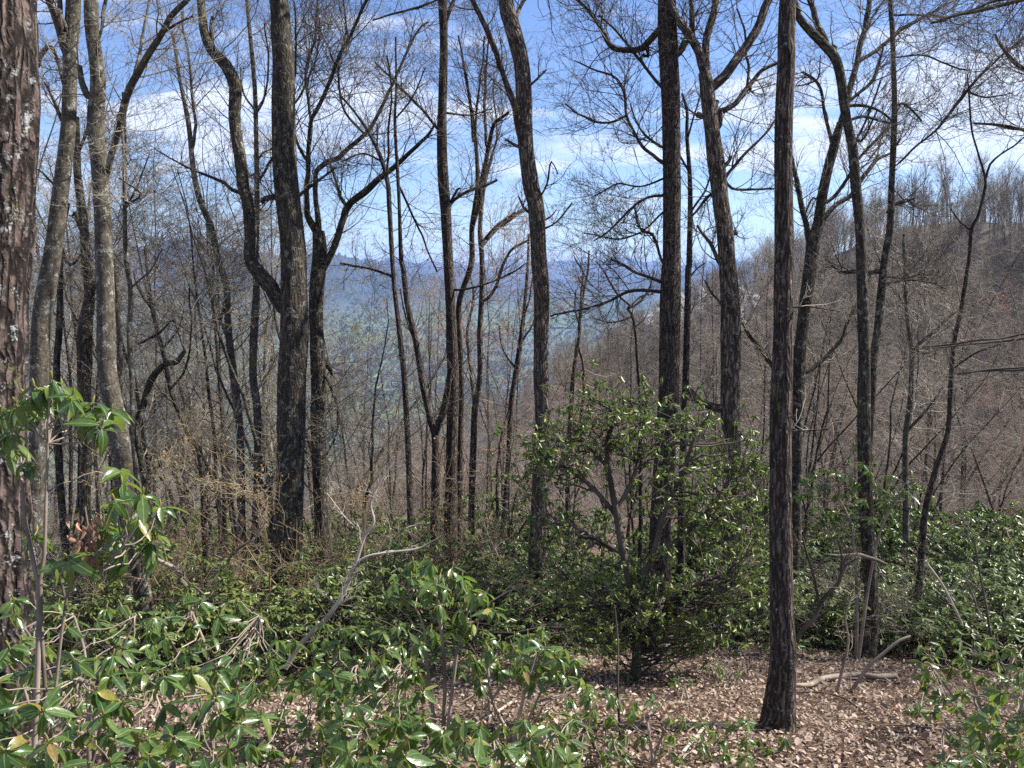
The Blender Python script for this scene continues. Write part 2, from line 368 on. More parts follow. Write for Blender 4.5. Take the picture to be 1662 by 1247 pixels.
def ground(x, y, fine=True):
    x = np.asarray(x, float); y = np.asarray(y, float); x, y = np.broadcast_arrays(x, y)
    r = np.hypot(x, y)
    yy = y + 0.10 * np.abs(x) * (y > 0)
    z = np.interp(yy, [-400, -60, 0, 1, 10, 26, 60, 150, 400, 900, 1700, 3000], [40, 9, .1, 0, -3.0, -6.4, -24, -62, -150, -270, -330, -330])
    big = fbm(x / 1400., y / 1400., 0, 5, 21); z = z + np.clip((r - 900) / 2500, 0, 1) * (big * 260 + 30)
    z = z + np.clip((r - 60) / 300, 0, 1) * fbm(x / 120., y / 120., 0, 3, 5) * 14
    z = z + np.clip(r / 40, 0, 1) * fbm(x / 9., y / 9., 0, 2, 8) * .8 * np.clip((r - 12) / 20, 0, 1)
    # spur on the right
    best = np.full(x.shape, -1e9)
    near = r < 2500
    if near.any():
        xn, yn = x[near], y[near]; bb = np.full(xn.shape, -1e9)
        for a, b in zip(CREST[:-1], CREST[1:]):
            ab = b[:2] - a[:2]; t = np.clip(((xn - a[0]) * ab[0] + (yn - a[1]) * ab[1]) / (ab @ ab), 0, 1)
            d = np.hypot(xn - a[0] - t * ab[0], yn - a[1] - t * ab[1])
            bb = np.maximum(bb, a[2] + t * (b[2] - a[2]) - .50 * np.sqrt(d * d + 64) + 4)
        best[near] = bb + fbm(xn / 40, yn / 40, 0, 3, 3) * 5
    k = 4.0
    m = np.maximum(z, best); df = np.abs(z - best)
    z = m + np.where(df < 6, (6 - df) ** 2 / 24., 0) * np.clip((r - 30) / 30, 0, 1)
    az = np.arctan2(x, np.maximum(y, 1e-6)); az = np.where(y < 0, np.sign(x) * (math.pi / 2 + np.arctan2(-y, np.abs(x) + 1e-6)), az)
    far = r > 2000
    if far.any():
        af, rf, zf = az[far], r[far], z[far]
        for i, (Rc, W, pr) in enumerate(RANGES):
            pr = np.array(pr, float); cr = np.interp(af, lin(pr[:, 0]), elev(pr[:, 1]) / np.cos(lin(pr[:, 0])) * np.cos(lin(pr[:, 0])))
            zc = CAMZ + Rc * cr * 1.0 + fbm(af * 60, 0 * af + i, 0, 4, 40 + i) * Rc * .004
            sp = fbm(x[far] / 900., y[far] / 900., 0, 4, 60 + i)
            wv = W * (1 + .5 * sp)
            zr = -330 + (zc + 330) * np.exp(-((rf - Rc) / wv) ** 2) 
            zr = np.where(rf < Rc, zr + (sp - .25) * 170 * np.exp(-((rf - Rc + W * .9) / (W * .7)) ** 2), zr)
            zf = np.maximum(zf, zr)
        z[far] = zf
    if fine: z = z + np.exp(-r / 25.) * (fbm(x * 1.1, y * 1.1, 0, 4, 11) * .10)
    return z
def gz(x, y): return float(ground(np.array([x]), np.array([y]))[0])
def ground_hit(px, py):
    d = np.arange(2, 40, .03); q = np.array([P(px, py, k) for k in d]); g = ground(q[:, 0], q[:, 1]); i = np.argmax(q[:, 2] < g)
    return float(d[i])

m, n, l, b = new_mat('forest_floor')
g = n.new('ShaderNodeNewGeometry')
def gnoise(scale, detail=6, rough=.6):
    t = n.new('ShaderNodeTexNoise'); t.inputs['Scale'].default_value = scale; t.inputs['Detail'].default_value = detail; t.inputs['Roughness'].default_value = rough
    l.new(g.outputs['Position'], t.inputs['Vector']); return t
a1 = gnoise(28, 8, .75); r1 = ramp(n, [(.3, (.045, .032, .024)), (.5, (.13, .095, .070)), (.7, (.27, .20, .15))]); l.new(a1.outputs[0], r1.inputs[0])
a2 = gnoise(.0016, 6, .62); r2 = ramp(n, [(.38, (.10, .11, .065)), (.50, (.11, .15, .065)), (.62, (.13, .20, .07))]); l.new(a2.outputs[0], r2.inputs[0])
a3 = gnoise(.05, 8, .75); r3 = ramp(n, [(.3, (.75, .75, .75)), (.7, (1.2, 1.2, 1.2))]); l.new(a3.outputs[0], r3.inputs[0])
mu = n.new('ShaderNodeMix'); mu.data_type = 'RGBA'; mu.blend_type = 'MULTIPLY'; mu.inputs['Factor'].default_value = 1; l.new(r2.outputs[0], mu.inputs['A']); l.new(r3.outputs[0], mu.inputs['B'])
sp_ = n.new('ShaderNodeSeparateXYZ'); l.new(g.outputs['Position'], sp_.inputs[0])
ln_ = n.new('ShaderNodeVectorMath'); ln_.operation = 'LENGTH'; l.new(g.outputs['Position'], ln_.inputs[0])
md = n.new('ShaderNodeMapRange'); md.inputs['From Min'].default_value = 250; md.inputs['From Max'].default_value = 900; l.new(ln_.outputs['Value'], md.inputs['Value'])
mdn = n.new('ShaderNodeMapRange'); mdn.inputs['From Min'].default_value = 30; mdn.inputs['From Max'].default_value = 90; l.new(ln_.outputs['Value'], mdn.inputs['Value'])
a4 = gnoise(.35, 6, .7); r4 = ramp(n, [(.35, (.045, .042, .033)), (.65, (.15, .125, .095))]); l.new(a4.outputs[0], r4.inputs[0])
mn4 = n.new('ShaderNodeMix'); mn4.data_type = 'RGBA'; l.new(mdn.outputs[0], mn4.inputs['Factor']); l.new(r1.outputs[0], mn4.inputs['A']); l.new(r4.outputs[0], mn4.inputs['B'])
# high ground far off is bare brown wood
mh = n.new('ShaderNodeMapRange'); mh.inputs['From Min'].default_value = -240; mh.inputs['From Max'].default_value = -60; l.new(sp_.outputs[2], mh.inputs['Value'])
hm = n.new('ShaderNodeMix'); hm.data_type = 'RGBA'; l.new(mh.outputs[0], hm.inputs['Factor']); l.new(mu.outputs['Result'], hm.inputs['A']); hm.inputs['B'].default_value = (.030, .038, .036, 1)
mm = n.new('ShaderNodeMix'); mm.data_type = 'RGBA'; l.new(md.outputs[0], mm.inputs['Factor']); l.new(mn4.outputs['Result'], mm.inputs['A']); l.new(hm.outputs['Result'], mm.inputs['B'])
l.new(mm.outputs['Result'], b.inputs['Base Color']); b.inputs['Roughness'].default_value = .95; b.inputs['Specular IOR Level'].default_value = .1
bp = n.new('ShaderNodeBump'); bp.inputs['Distance'].default_value = .02; bp.inputs['Strength'].default_value = .8; l.new(a1.outputs[0], bp.inputs['Height']); l.new(bp.outputs[0], b.inputs['Normal'])
M_GROUND = m

azs = np.radians(np.concatenate([np.arange(-180, -60, 4.), np.arange(-60, -40, 1.), np.arange(-40, 40, .25), np.arange(40, 60, 1.), np.arange(60, 180, 4.)]))
rs = np.concatenate([np.geomspace(.6, 16, 80)[:-1], np.geomspace(16, 700, 60)[:-1], np.geomspace(700, 17000, 105)])
RR, AA = np.meshgrid(rs, azs, indexing='ij')
GX, GY = RR * np.sin(AA), RR * np.cos(AA)
GZ = ground(GX, GY)
V = np.stack([GX, GY, GZ], -1).reshape(-1, 3)
na, nr = len(azs), len(rs)
i, j = np.meshgrid(np.arange(nr - 1), np.arange(na), indexing='ij'); j2 = (j + 1) % na
Q = np.stack([i * na + j, (i + 1) * na + j, (i + 1) * na + j2, i * na + j2], -1).reshape(-1, 4)
V = np.vstack([V, [[0, 0, gz(0, 0)]]])
jj = np.arange(na); C = np.stack([np.full(na, len(V) - 1), jj, (jj + 1) % na], -1)
o = link('ground', mesh_np('ground', V, [Q, C], M_GROUND)); tag(o, kind='structure')
ZMIN, ZMAX = float(V[:, 2].min()), float(V[:, 2].max())

# air
hb = 18500.
hv = np.array([(x, y, z) for z in (ZMIN - 1.5, ZMAX + 25) for x, y in ((-hb, -hb), (hb, -hb), (hb, hb), (-hb, hb))])
hf = np.array([(0, 3, 2, 1), (4, 5, 6, 7), (0, 1, 5, 4), (1, 2, 6, 5), (2, 3, 7, 6), (3, 0, 4, 7)])
mh_ = bpy.data.materials.new('haze_air'); mh_.use_nodes = True; nt = mh_.node_tree; nt.nodes.clear()
ho = nt.nodes.new('ShaderNodeOutputMaterial'); pv = nt.nodes.new('ShaderNodeVolumePrincipled')
pv.inputs['Density'].default_value = 0.00010; pv.inputs['Color'].default_value = (.36, .55, 1.0, 1); pv.inputs['Anisotropy'].default_value = 0.0
nt.links.new(pv.outputs[0], ho.inputs['Volume'])
hz = link('haze', mesh_np('haze', hv, hf, mh_, smooth=False)); tag(hz, kind='stuff')

# ------------------------------------------------------------------ leaf templates
def leaf_template(L=1.0, W=.36, n=5, droop=.35, fold=.18, curl=0.0):
    xs = np.linspace(0, 1, n); wv = W * .5 * np.sin(np.pi * np.clip(xs, 0, 1) ** .8) ** .8 + .004
    wv[0] = .012; wv[-1] = .004
    v = []
    for x, w in zip(xs, wv):
        zc = -droop * x * x; xx = x * (1 - .25 * droop * x)
        v += [(xx, w, zc + fold * w + curl * w * w * 8), (xx, 0, zc), (xx, -w, zc + fold * w + curl * w * w * 8)]
    v = np.array(v) * L
    f = []
    for k in range(n - 1):
        a = k * 3; f += [(a, a + 3, a + 4, a + 1), (a + 1, a + 4, a + 5, a + 2)]
    return v, np.array(f)[:, ::-1].copy()
def leaf2(W=.5, droop=.2, fold=.3):
    v = np.array([(0, 0, 0), (.32, W * .5, fold * W * .5 - droop * .1), (.76, W * .36, fold * W * .36 - droop * .58), (1, 0, -droop), (.76, -W * .36, fold * W * .36 - droop * .58), (.32, -W * .5, fold * W * .5 - droop * .1)])
    return v, np.array([(0, 3, 2, 1), (0, 5, 4, 3)])
def scatter(name, tmpl, pos, rot, scl, mat, rnd=None, origin=None):
    """tmpl (v,f); pos (B,3); rot (B,3,3) ; scl (B,)"""
    v, f = tmpl; B = len(pos)
    Vv = np.einsum('bij,kj->bki', rot, v) * np.asarray(scl)[:, None, None] + pos[:, None]
    if origin is not None: Vv = Vv - np.asarray(origin)[None, None]
    Fv = f[None] + (np.arange(B) * len(v))[:, None, None]
    rnd = rng.random(B) if rnd is None else rnd
    return mesh_np(name, Vv.reshape(-1, 3), Fv.reshape(-1, f.shape[1]), mat, {'rnd': np.repeat(rnd, len(v))})
def frames(xdir, updir, roll=None):
    x = norm(xdir); z = updir - (updir * x).sum(-1, keepdims=True) * x; z = norm(z); y = np.cross(z, x)
    if roll is not None:
        c, s = np.cos(roll)[:, None], np.sin(roll)[:, None]; z, y = z * c + y * s, y * c - z * s
    return np.stack([x, y, z], -1)
def whorls(tips, axes, k, droop=(-15, 45)):
    """leaf positions and frames around shoot tips; droop in degrees below the plane"""
    T = len(tips); idx = np.repeat(np.arange(T), k); M = len(idx)
    ax = norm(axes)[idx]; e1 = norm(np.cross(ax, np.array([.31, .77, .21]))); e2 = np.cross(ax, e1)
    ph = np.tile(np.arange(k) * 2.39996, T) + np.repeat(rng.uniform(0, 6.28, T), k) + rng.normal(0, .15, M)
    el = -np.radians(rng.uniform(droop[0], droop[1], M))
    d = (e1 * np.cos(ph)[:, None] + e2 * np.sin(ph)[:, None]) * np.cos(el)[:, None] + ax * np.sin(el)[:, None]
    d = norm(d + np.array([0, 0, -.12]))
    pos = tips[idx] - ax * rng.uniform(0, .02, M)[:, None]
    return idx, pos, d, frames(d, ax + .3 * rng.normal(0, 1, (M, 3)), rng.normal(0, .35, M))

# ------------------------------------------------------------------ leaf litter
N = 150000
u = rng.random(N)
dd = 2.6 + 13.5 * u ** 1.1; xx = dd * rng.uniform(-.80, .82, N)
keep = fbm(xx * 1.3, dd * 1.3, 0, 3, 77) > -.5
xx, dd = xx[keep], dd[keep]; N = len(xx)
zz = ground(xx, dd)
ev = .08
gxn = -(ground(xx + ev, dd) - zz) / ev; gyn = -(ground(xx, dd + ev) - zz) / ev
nr_ = norm(np.stack([gxn, gyn, np.ones(N)], -1) + rng.normal(0, .5, (N, 3)))
xd = rng.normal(0, 1, (N, 3)); rot = frames(np.cross(nr_, xd), nr_)
lv, lf = leaf2(.6, -.22, .55)
me = scatter('leaf_litter', (lv, lf), np.stack([xx, dd, zz + rng.uniform(.002, .03, N)], -1), rot, rng.uniform(.018, .044, N) * (1 + .5 * (rng.random(N) > .93)), M_LITTER, np.clip(rng.normal(.40, .22, N) + .4 * fbm(xx * 1.7, dd * 1.7, 0, 3, 5), 0, .8))
tag(link('leaf_litter', me), 'carpet of dry pale brown leaves covering the slope', 'leaf litter', kind='stuff')

NT = 420; td = rng.uniform(4.2, 13, NT); tx = td * rng.uniform(-.7, .75, NT); tz = ground(tx, td) + .03
an = rng.uniform(0, 6.28, NT); dv_ = np.stack([np.cos(an), np.sin(an), 0 * an], -1); eps = .2
dv_[:, 2] = (ground(tx + dv_[:, 0] * eps, td + dv_[:, 1] * eps) + .03 - tz) / eps + rng.normal(0, .05, NT)
w = Wood(); pz, rz = grow(np.stack([tx, td, tz], -1), dv_, rng.uniform(.12, .75, NT), rng.uniform(.0025, .008, NT), 6, .14, 0, .5); w.add(pz, rz, 4)
tag(link('twig_litter', w.mesh('twig_litter', TWIG['brown'])), 'small dead twigs strewn over the leaf litter', 'twigs', kind='stuff')
# ------------------------------------------------------------------ traced trees
LAND = []      # landmarks for labels: (px at mid height, short phrase)
def px3(pts, d, drift=0.0):
    """(x,y,w) pixels -> (x,y,z,radius), depth drifts along the way"""
    out = []; Lc = 0
    for k, (x, y, w) in enumerate(pts):
        if k: Lc += math.hypot(x - pts[k - 1][0], y - pts[k - 1][1]) * d / F_PX
        dk = d + drift * Lc
        out.append((*P(x, y, dk), .465 * w * dk / F_PX))
    return np.array(out)
def twigs_on(wd, pts, rad, l1=9, l2=5, l3=4, len1=1.1, t0=.2, up=.09, thin=1.0, wig=.21):
    s, d, ln, r = sprout(pts[None], rad[None], int(l1 * 1.4), t0, 1.0, (30, 75), (.5, 1.25), .42, absl=len1, rmin=.0038)
    r = np.minimum(r, .0085)
    a, ar = grow(s, d, ln, r, 8, wig * .7, up, .3); wd.add(a, ar, 3)
    s, d, ln, r = sprout(a, ar, l2, .2, 1, (25, 65), (.4, .75), .6, rmin=.0024 * thin)
    c, cr = grow(s, d, ln, r, 5, wig, up, .35); wd.add(c, cr, 3)
    if l3:
        s, d, ln, r = sprout(c, cr, l3, .15, 1, (25, 65), (.4, .8), .65, rmin=.0017 * thin)
        e, er = grow(s, d, ln, r, 4, wig * 1.1, up, .5); wd.add(e, er, 3)
        return e
    return c
def make_tree(name, label, d, trunk, limbs=(), bark='dark', twig='dark', bump=.10, bscale=6, sides=20, crown=1, ext=4.0,
              tw=(8, 5, 4), len1=1.1, base_on_ground=False, step=.035, trunk_twigs=0, cat='tree', buds=None, drift=None, flare=.55, group=None, short=None):
    if base_on_ground: d = ground_hit(trunk[-1][0], trunk[-1][1])
    t = px3(trunk, d)
    bx, by = t[-1, 0], t[-1, 1]; zg = gz(bx, by)
    if t[-1, 2] > zg + .05 or base_on_ground:
        h = max(t[-1, 2] - zg, 0)
        for k in range(1, 3): t = np.vstack([t, [bx, by, t[-1, 2] - max(h, .1) / 2 - (.08 if k == 2 else 0), t[-1, 3] * 1.04]])
    if trunk[0][1] <= 12 and ext:
        dr = norm(t[0, :3] - t[2, :3]); dr = norm(dr + np.array([0, 0, .6])); a = t[0]
        up = [np.array([*(a[:3] + dr * ext * q + rng.normal(0, .06, 3)), max(a[3] * (1 - .75 * q), .01)]) for q in (1, .66, .33)]
        t = np.vstack([up, t])
    t = t[::-1]                                      # base first
    c = catmull(t, step); pts, rad = c[:, :3], np.maximum(c[:, 3], .003)
    Lc = np.concatenate([[0], np.cumsum(np.linalg.norm(np.diff(pts, axis=0), axis=1))])
    root = empty(name, (bx, by, zg)); tag(root, label, cat, group)
    org = np.array([bx, by, zg])
    w = Wood(); w.add(pts, rad, sides, bump, bscale, seed=int(trunk[0][0]) % 97, flare=flare * (.6 * np.exp(-Lc / .14) + .5 * np.exp(-Lc / .5)))
    link('trunk', w.mesh('trunk', BARK[bark], org), root)
    tws = Wood(); tips = []; known = [pts[::2]]
    for k, lb in enumerate(limbs):
        dr = (rng.uniform(.1, .5) * (1 if k % 2 else -1)) if drift is None else drift
        kp = np.concatenate(known); qx, qy, qd = proj(kp.T)
        dpx = np.hypot(qx - lb[0][0], qy - lb[0][1]); near_ = int(dpx.argmin())
        q = px3(lb, qd[near_] if dpx[near_] < 60 else d, dr)
        if 2 < dpx[near_] < 60: q = np.vstack([[*kp[near_], q[0, 3] * 1.1], q])
        e = catmull(q, max(step * 1.5, .06)); lp, lr_ = e[:, :3].copy(), np.maximum(e[:, 3], .003)
        wob = np.arange(len(lp)) * max(step * 1.5, .06) * 2.6; am = np.clip(np.arange(len(lp)) / 6., 0, 1) * .022
        for ax_ in range(3): lp[:, ax_] += fbm(wob, k * 7.1 + ax_ * 3.3, 0, 3, 5) * am * 2
        known.append(lp[::2])
        if lb[-1][1] <= 12 and lb[-1][2] > 4:        # goes on above the frame
            g1, g1r = grow(lp[-1:], lp[-1:] - lp[-4:-3], 2.2, lr_[-1], 8, .12, .08, .3)
            lp = np.vstack([lp, g1[0, 1:]]); lr_ = np.concatenate([lr_, g1r[0, 1:]])
        w = Wood(); w.add(lp, lr_, 12 if lb[0][2] > 7 else 8, bump * .8, bscale, seed=k)
        link('limb', w.mesh('limb', BARK[bark], org), root)
        Ll = np.linalg.norm(lp[-1] - lp[0])
        tips.append(twigs_on(tws, lp, lr_, max(2, int(tw[0] * min(1.6, .45 + Ll / 1.6))), tw[1], tw[2], len1 * min(1, .4 + Ll * .4)))
    if trunk_twigs:
        h0 = np.searchsorted(Lc, Lc[-1] * .45) / len(Lc)
        tips.append(twigs_on(tws, pts, rad, trunk_twigs, tw[1], tw[2], len1, t0=h0))
    if crown and trunk[0][1] <= 12 and ext:
        top = pts[Lc > Lc[-1] - ext]; tr = rad[Lc > Lc[-1] - ext]
        s, dq, ln, r = sprout(top[None], tr[None], 5 * crown, .05, 1, (30, 65), (.5, 1.1), .55, absl=2.4)
        a, ar = grow(s, dq, ln, r, 7, .16, .06, .3); tws.add(a, ar, 5)
        s, dq, ln, r = sprout(a, ar, 4, .2, 1, (25, 60), (.35, .6), .5, rmin=.005)
        a2, a2r = grow(s, dq, ln, r, 6, .22, .05, .3); tws.add(a2, a2r, 3)
        s, dq, ln, r = sprout(a2, a2r, 4, .2, 1, (25, 60), (.35, .7), .5, rmin=.003)
        a3, a3r = grow(s, dq, ln, r, 4, .25, .05, .5); tws.add(a3, a3r, 3)
    if tws.n: link('crown', tws.mesh('crown', TWIG[twig], org), root)
    if buds and tips:
        e = np.concatenate([x[:, -1] for x in tips]); mat, frac, size = buds
        e = e[rng.random(len(e)) < frac]
        if len(e):
            e = np.repeat(e, 3, 0) + rng.normal(0, .02, (len(e) * 3, 3)); dirs = rng.normal(0, 1, e.shape)
            o = link('buds', scatter('buds', leaf_template(1, .6, 3), e, frames(dirs, rng.normal(0, 1, e.shape)), rng.uniform(.6, 1.2, len(e)) * size, mat, origin=org), root); o['kind'] = 'stuff'
    if short:
        ys = [abs(q[1] - 560) for q in trunk]; LAND.append((trunk[int(np.argmin(ys))][0], short))
    return root

H = make_tree
H('rough_barked_tree', 'massive reddish brown rough barked trunk cut off by the left edge', 5.0,
  [(-10, 0, 126), (-10, 200, 126), (-17, 420, 120), (-25, 620, 114), (-20, 830, 120), (-14, 1040, 128)], bark='red', bump=.22, bscale=4.2, sides=110, step=.02, ext=4, crown=1, twig='dark')
H('lichened_tree', 'pale lichen covered leaning trunk next to the massive left edge trunk', 8.2,
  [(119, 0, 23), (117, 50, 23), (114, 100, 23), (111, 200, 24), (104, 270, 25), (96, 330, 26), (86, 410, 28), (70, 500, 30), (65, 560, 29), (64, 630, 29), (61, 750, 28), (55, 828, 28), (50, 950, 30)],
  [[(106, 85, 12), (98, 50, 14), (86, 22, 14), (77, 0, 13)], [(108, 50, 7), (99, 25, 9), (97, 0, 9)], [(72, 135, 3), (90, 170, 6), (100, 195, 7)][::-1], [(108, 150, 7), (85, 78, 7), (65, 95, 9), (60, 110, 9)], [(88, 300, 5), (70, 282, 3), (50, 270, 2)]],
  bark='grey', twig='grey', short='the pale lichened trunk')
H('lichened_tree', 'grey mottled trunk with a long limb arching right, third large trunk from left', 7.6,
  [(148, 0, 23), (150, 50, 23), (156, 100, 22), (159, 140, 25), (155, 200, 27), (161, 270, 27), (167, 350, 27), (169, 410, 28), (172, 520, 29), (174, 600, 30), (188, 680, 32), (198, 740, 31), (206, 828, 29), (220, 885, 27), (232, 965, 26), (238, 1010, 28)],
  [[(174, 285, 10), (177, 273, 11), (184, 236, 11), (195, 189, 12), (209, 145, 12), (232, 98, 11), (259, 57, 10), (286, 20, 9), (310, -4, 8)],
   [(216, 128, 5), (228, 85, 5), (234, 30, 4), (240, 0, 4)], [(262, 55, 5), (285, 40, 4), (312, 28, 3)], [(151, 160, 12), (142, 155, 12), (131, 125, 10), (128, 105, 8)],
   [(197, 190, 5), (201, 260, 6), (203, 330, 6)], [(162, 60, 4), (166, 20, 6), (171, 0, 6)], [(196, 290, 3), (230, 315, 4), (205, 330, 5)][::-1]],
  bark='grey', twig='grey', tw=(9, 5, 4), short='the mottled grey trunk')
H('knobbly_tree', 'knobbly shaded trunk partly hidden behind the grey mottled trunk', 10.5,
  [(124, 190, 9), (125, 236, 11), (126, 286, 13), (135, 354, 14), (139, 418, 15), (145, 477, 17), (139, 528, 24), (138, 578, 24), (137, 632, 21), (142, 713, 17), (138, 828, 18)],
  [[(142, 500, 10), (155, 455, 8), (160, 430, 7)], [(140, 400, 5), (120, 345, 5), (115, 352, 3)], [(126, 250, 6), (140, 215, 5), (146, 180, 4)]], bark='moss', twig='grey', ext=0)
H('leaning_stem', 'slim grey stem just right of the grey mottled trunk', 9.0,
  [(200, 150, 5), (202, 189, 6), (202, 303, 6), (204, 410, 8), (212, 477, 8), (210, 545, 9), (214, 612, 9), (215, 662, 9), (214, 760, 10), (225, 870, 11)], [[(211, 470, 4), (240, 440, 3), (262, 405, 2)], [(203, 340, 4), (225, 300, 3), (240, 250, 2)]], bark='grey', twig='grey', ext=0, trunk_twigs=6)
H('leaning_stem', 'slim grey stem touching the right side of the mottled trunk', 9.4,
  [(180, 400, 6), (187, 440, 8), (190, 470, 9), (194, 545, 10), (194, 639, 10), (196, 760, 11)], [], bark='grey', twig='grey', ext=0, trunk_twigs=5)
H('leaning_stem', 'slim dark stem between the lichen covered trunk and the knobbly trunk', 10.8,
  [(112, 330, 5), (100, 390, 7), (98, 460, 9), (96, 540, 11), (92, 600, 11), (96, 760, 12), (104, 860, 12)], [[(100, 400, 5), (112, 430, 5), (130, 412, 3)]], bark='moss', twig='grey', ext=0, trunk_twigs=5)
H('s_curved_oak', 'thick dark trunk with a pale S curved limb joining its left side', 8.8,
  [(452, 0, 31), (456, 50, 34), (460, 101, 37), (460, 168, 39), (461, 236, 40), (465, 303, 41), (473, 370, 41), (476, 418, 43), (477, 520, 46), (474, 620, 46), (472, 750, 47), (467, 860, 48), (463, 990, 50)],
  [[(462, 505, 22), (438, 467, 26), (418, 444, 24), (404, 420, 21), (404, 388, 21), (401, 330, 21), (394, 280, 21), (385, 229, 20), (382, 189, 20), (378, 141, 21), (366, 104, 20), (345, 80, 18), (331, 44, 15), (325, 0, 14)],
   [(345, 70, 7), (343, 45, 7), (346, 28, 6)], [(398, 315, 7), (376, 308, 7), (365, 298, 6), (345, 290, 5), (320, 280, 4), (290, 264, 3), (250, 242, 2)], [(448, 320, 10), (430, 322, 9), (424, 328, 6)],
   [(478, 325, 7), (489, 315, 6), (510, 300, 5), (545, 270, 3)], [(442, 255, 4), (430, 275, 5), (421, 290, 3)]],
  bark='moss', twig='dark', bump=.11, sides=26, step=.03, short='the thick dark S-limbed trunk', drift=.12)
H('spreading_oak', 'dark trunk with many crooked spreading limbs behind the S limbed trunk', 11.5,
  [(517, 376, 20), (519, 410, 25), (514, 470, 25), (513, 520, 24), (517, 620, 25), (516, 700, 25), (523, 828, 27), (524, 870, 29)],
  [[(516, 380, 14), (507, 365, 13), (499, 350, 11), (496, 334, 10), (496, 310, 9), (499, 286, 9), (498, 250, 8), (505, 200, 7), (530, 150, 7), (556, 80, 6), (585, 20, 5), (600, -5, 5)],
   [(517, 378, 12), (517, 358, 11), (514, 334, 9), (510, 300, 9), (512, 278, 9), (532, 261, 9), (552, 253, 8), (592, 218, 7), (620, 170, 6), (645, 120, 5), (680, 50, 4), (695, 35, 3)],
   [(522, 440, 12), (540, 405, 12), (556, 358, 12), (566, 335, 12), (590, 316, 12), (618, 290, 10), (650, 262, 8), (690, 225, 6), (706, 200, 4)],
   [(564, 337, 7), (552, 318, 6), (547, 300, 5), (535, 260, 3)], [(498, 262, 6), (480, 225, 5), (472, 170, 4), (480, 90, 4), (476, 0, 3)],
   [(505, 205, 5), (498, 120, 5), (510, 60, 4), (515, 0, 4)], [(592, 218, 5), (560, 180, 4), (548, 120, 4), (560, 60, 3), (556, 0, 3)], [(518, 580, 12), (530, 590, 12), (540, 610, 4)], [(519, 600, 6), (540, 632, 5), (547, 690, 4), (530, 740, 3)],
   [(470, 180, 4), (490, 150, 4), (512, 90, 3), (520, 30, 3)]],
  bark='moss', twig='dark', tw=(12, 6, 4), len1=1.3, ext=0, short='the spreading dark oak')
H('leaning_stem', 'slim trunk forking at the top left of the S curved limb', 11,
  [(280, 51, 5), (293, 135, 6), (306, 202, 8), (313, 269, 9), (323, 320, 10), (343, 370, 11), (356, 430, 11), (367, 461, 12), (370, 528, 12), (377, 595, 13), (384, 646, 13), (389, 696, 13), (391, 764, 13), (392, 850, 14)],
  [[(313, 240, 6), (316, 215, 6), (311, 162, 5), (303, 84, 4), (296, 20, 3)], [(360, 440, 6), (335, 410, 4), (310, 380, 3)], [(368, 480, 5), (355, 520, 4), (340, 480, 3)], [(380, 620, 6), (372, 560, 5), (352, 500, 4), (345, 430, 3)]], bark='grey', twig='grey', ext=0, trunk_twigs=8, tw=(10, 5, 4), short='the slim forked grey trunk')
H('leaning_stem', 'slim straight trunk right behind the S curved limb', 11,
  [(401, 5, 6), (407, 67, 7), (414, 152, 8), (416, 236, 8), (417, 337, 9), (415, 418, 10), (416, 477, 12), (412, 545, 13), (411, 612, 13), (417, 662, 13), (418, 760, 12), (415, 850, 13)],
  [[(415, 270, 4), (425, 250, 3), (440, 240, 2)], [(414, 180, 4), (395, 150, 3), (388, 110, 3)], [(412, 190, 4), (428, 160, 4), (436, 100, 3), (430, 40, 3)]], bark='grey', twig='grey', ext=2.5, trunk_twigs=8, short='the slim straight trunk')
H('bare_tree', 'slender forked stem rising left of centre with its top leaning left', 10.5,
  [(550, 153, 4), (570, 175, 4), (594, 209, 5), (617, 253, 7), (629, 296, 8), (632, 337, 8), (636, 410, 8), (641, 477, 8), (649, 545, 9), (656, 612, 10), (660, 680, 10), (663, 747, 10), (666, 828, 11), (670, 925, 12)],
  [[(629, 290, 4), (628, 230, 4), (633, 160, 3), (630, 90, 3)], [(638, 450, 5), (628, 445, 5), (595, 436, 4), (550, 428, 4)], [(620, 262, 4), (590, 250, 3), (556, 262, 3)], [(612, 245, 3), (613, 215, 3), (612, 200, 3)]], bark='dark', twig='dark', ext=0, trunk_twigs=5, short='the slender left-leaning stem')
H('bare_tree', 'slender dark stem curving up from a low fork beside the centre left trunk', 11,
  [(642, 60, 3), (643, 141, 4), (641, 202, 5), (646, 293, 6), (648, 337, 6), (651, 418, 8), (655, 440, 9), (661, 494, 9), (675, 555, 10), (685, 619, 10), (698, 680, 11), (707, 720, 13), (706, 828, 15), (705, 900, 16)],
  [[(708, 705, 10), (716, 670, 12), (724, 640, 11), (729, 600, 9)], [(647, 300, 4), (670, 350, 4), (690, 400, 3), (710, 440, 3)], [(644, 190, 3), (668, 160, 3), (690, 110, 2)], [(676, 560, 4), (660, 520, 3), (650, 470, 2)]], bark='dark', twig='dark', ext=0, trunk_twigs=5)
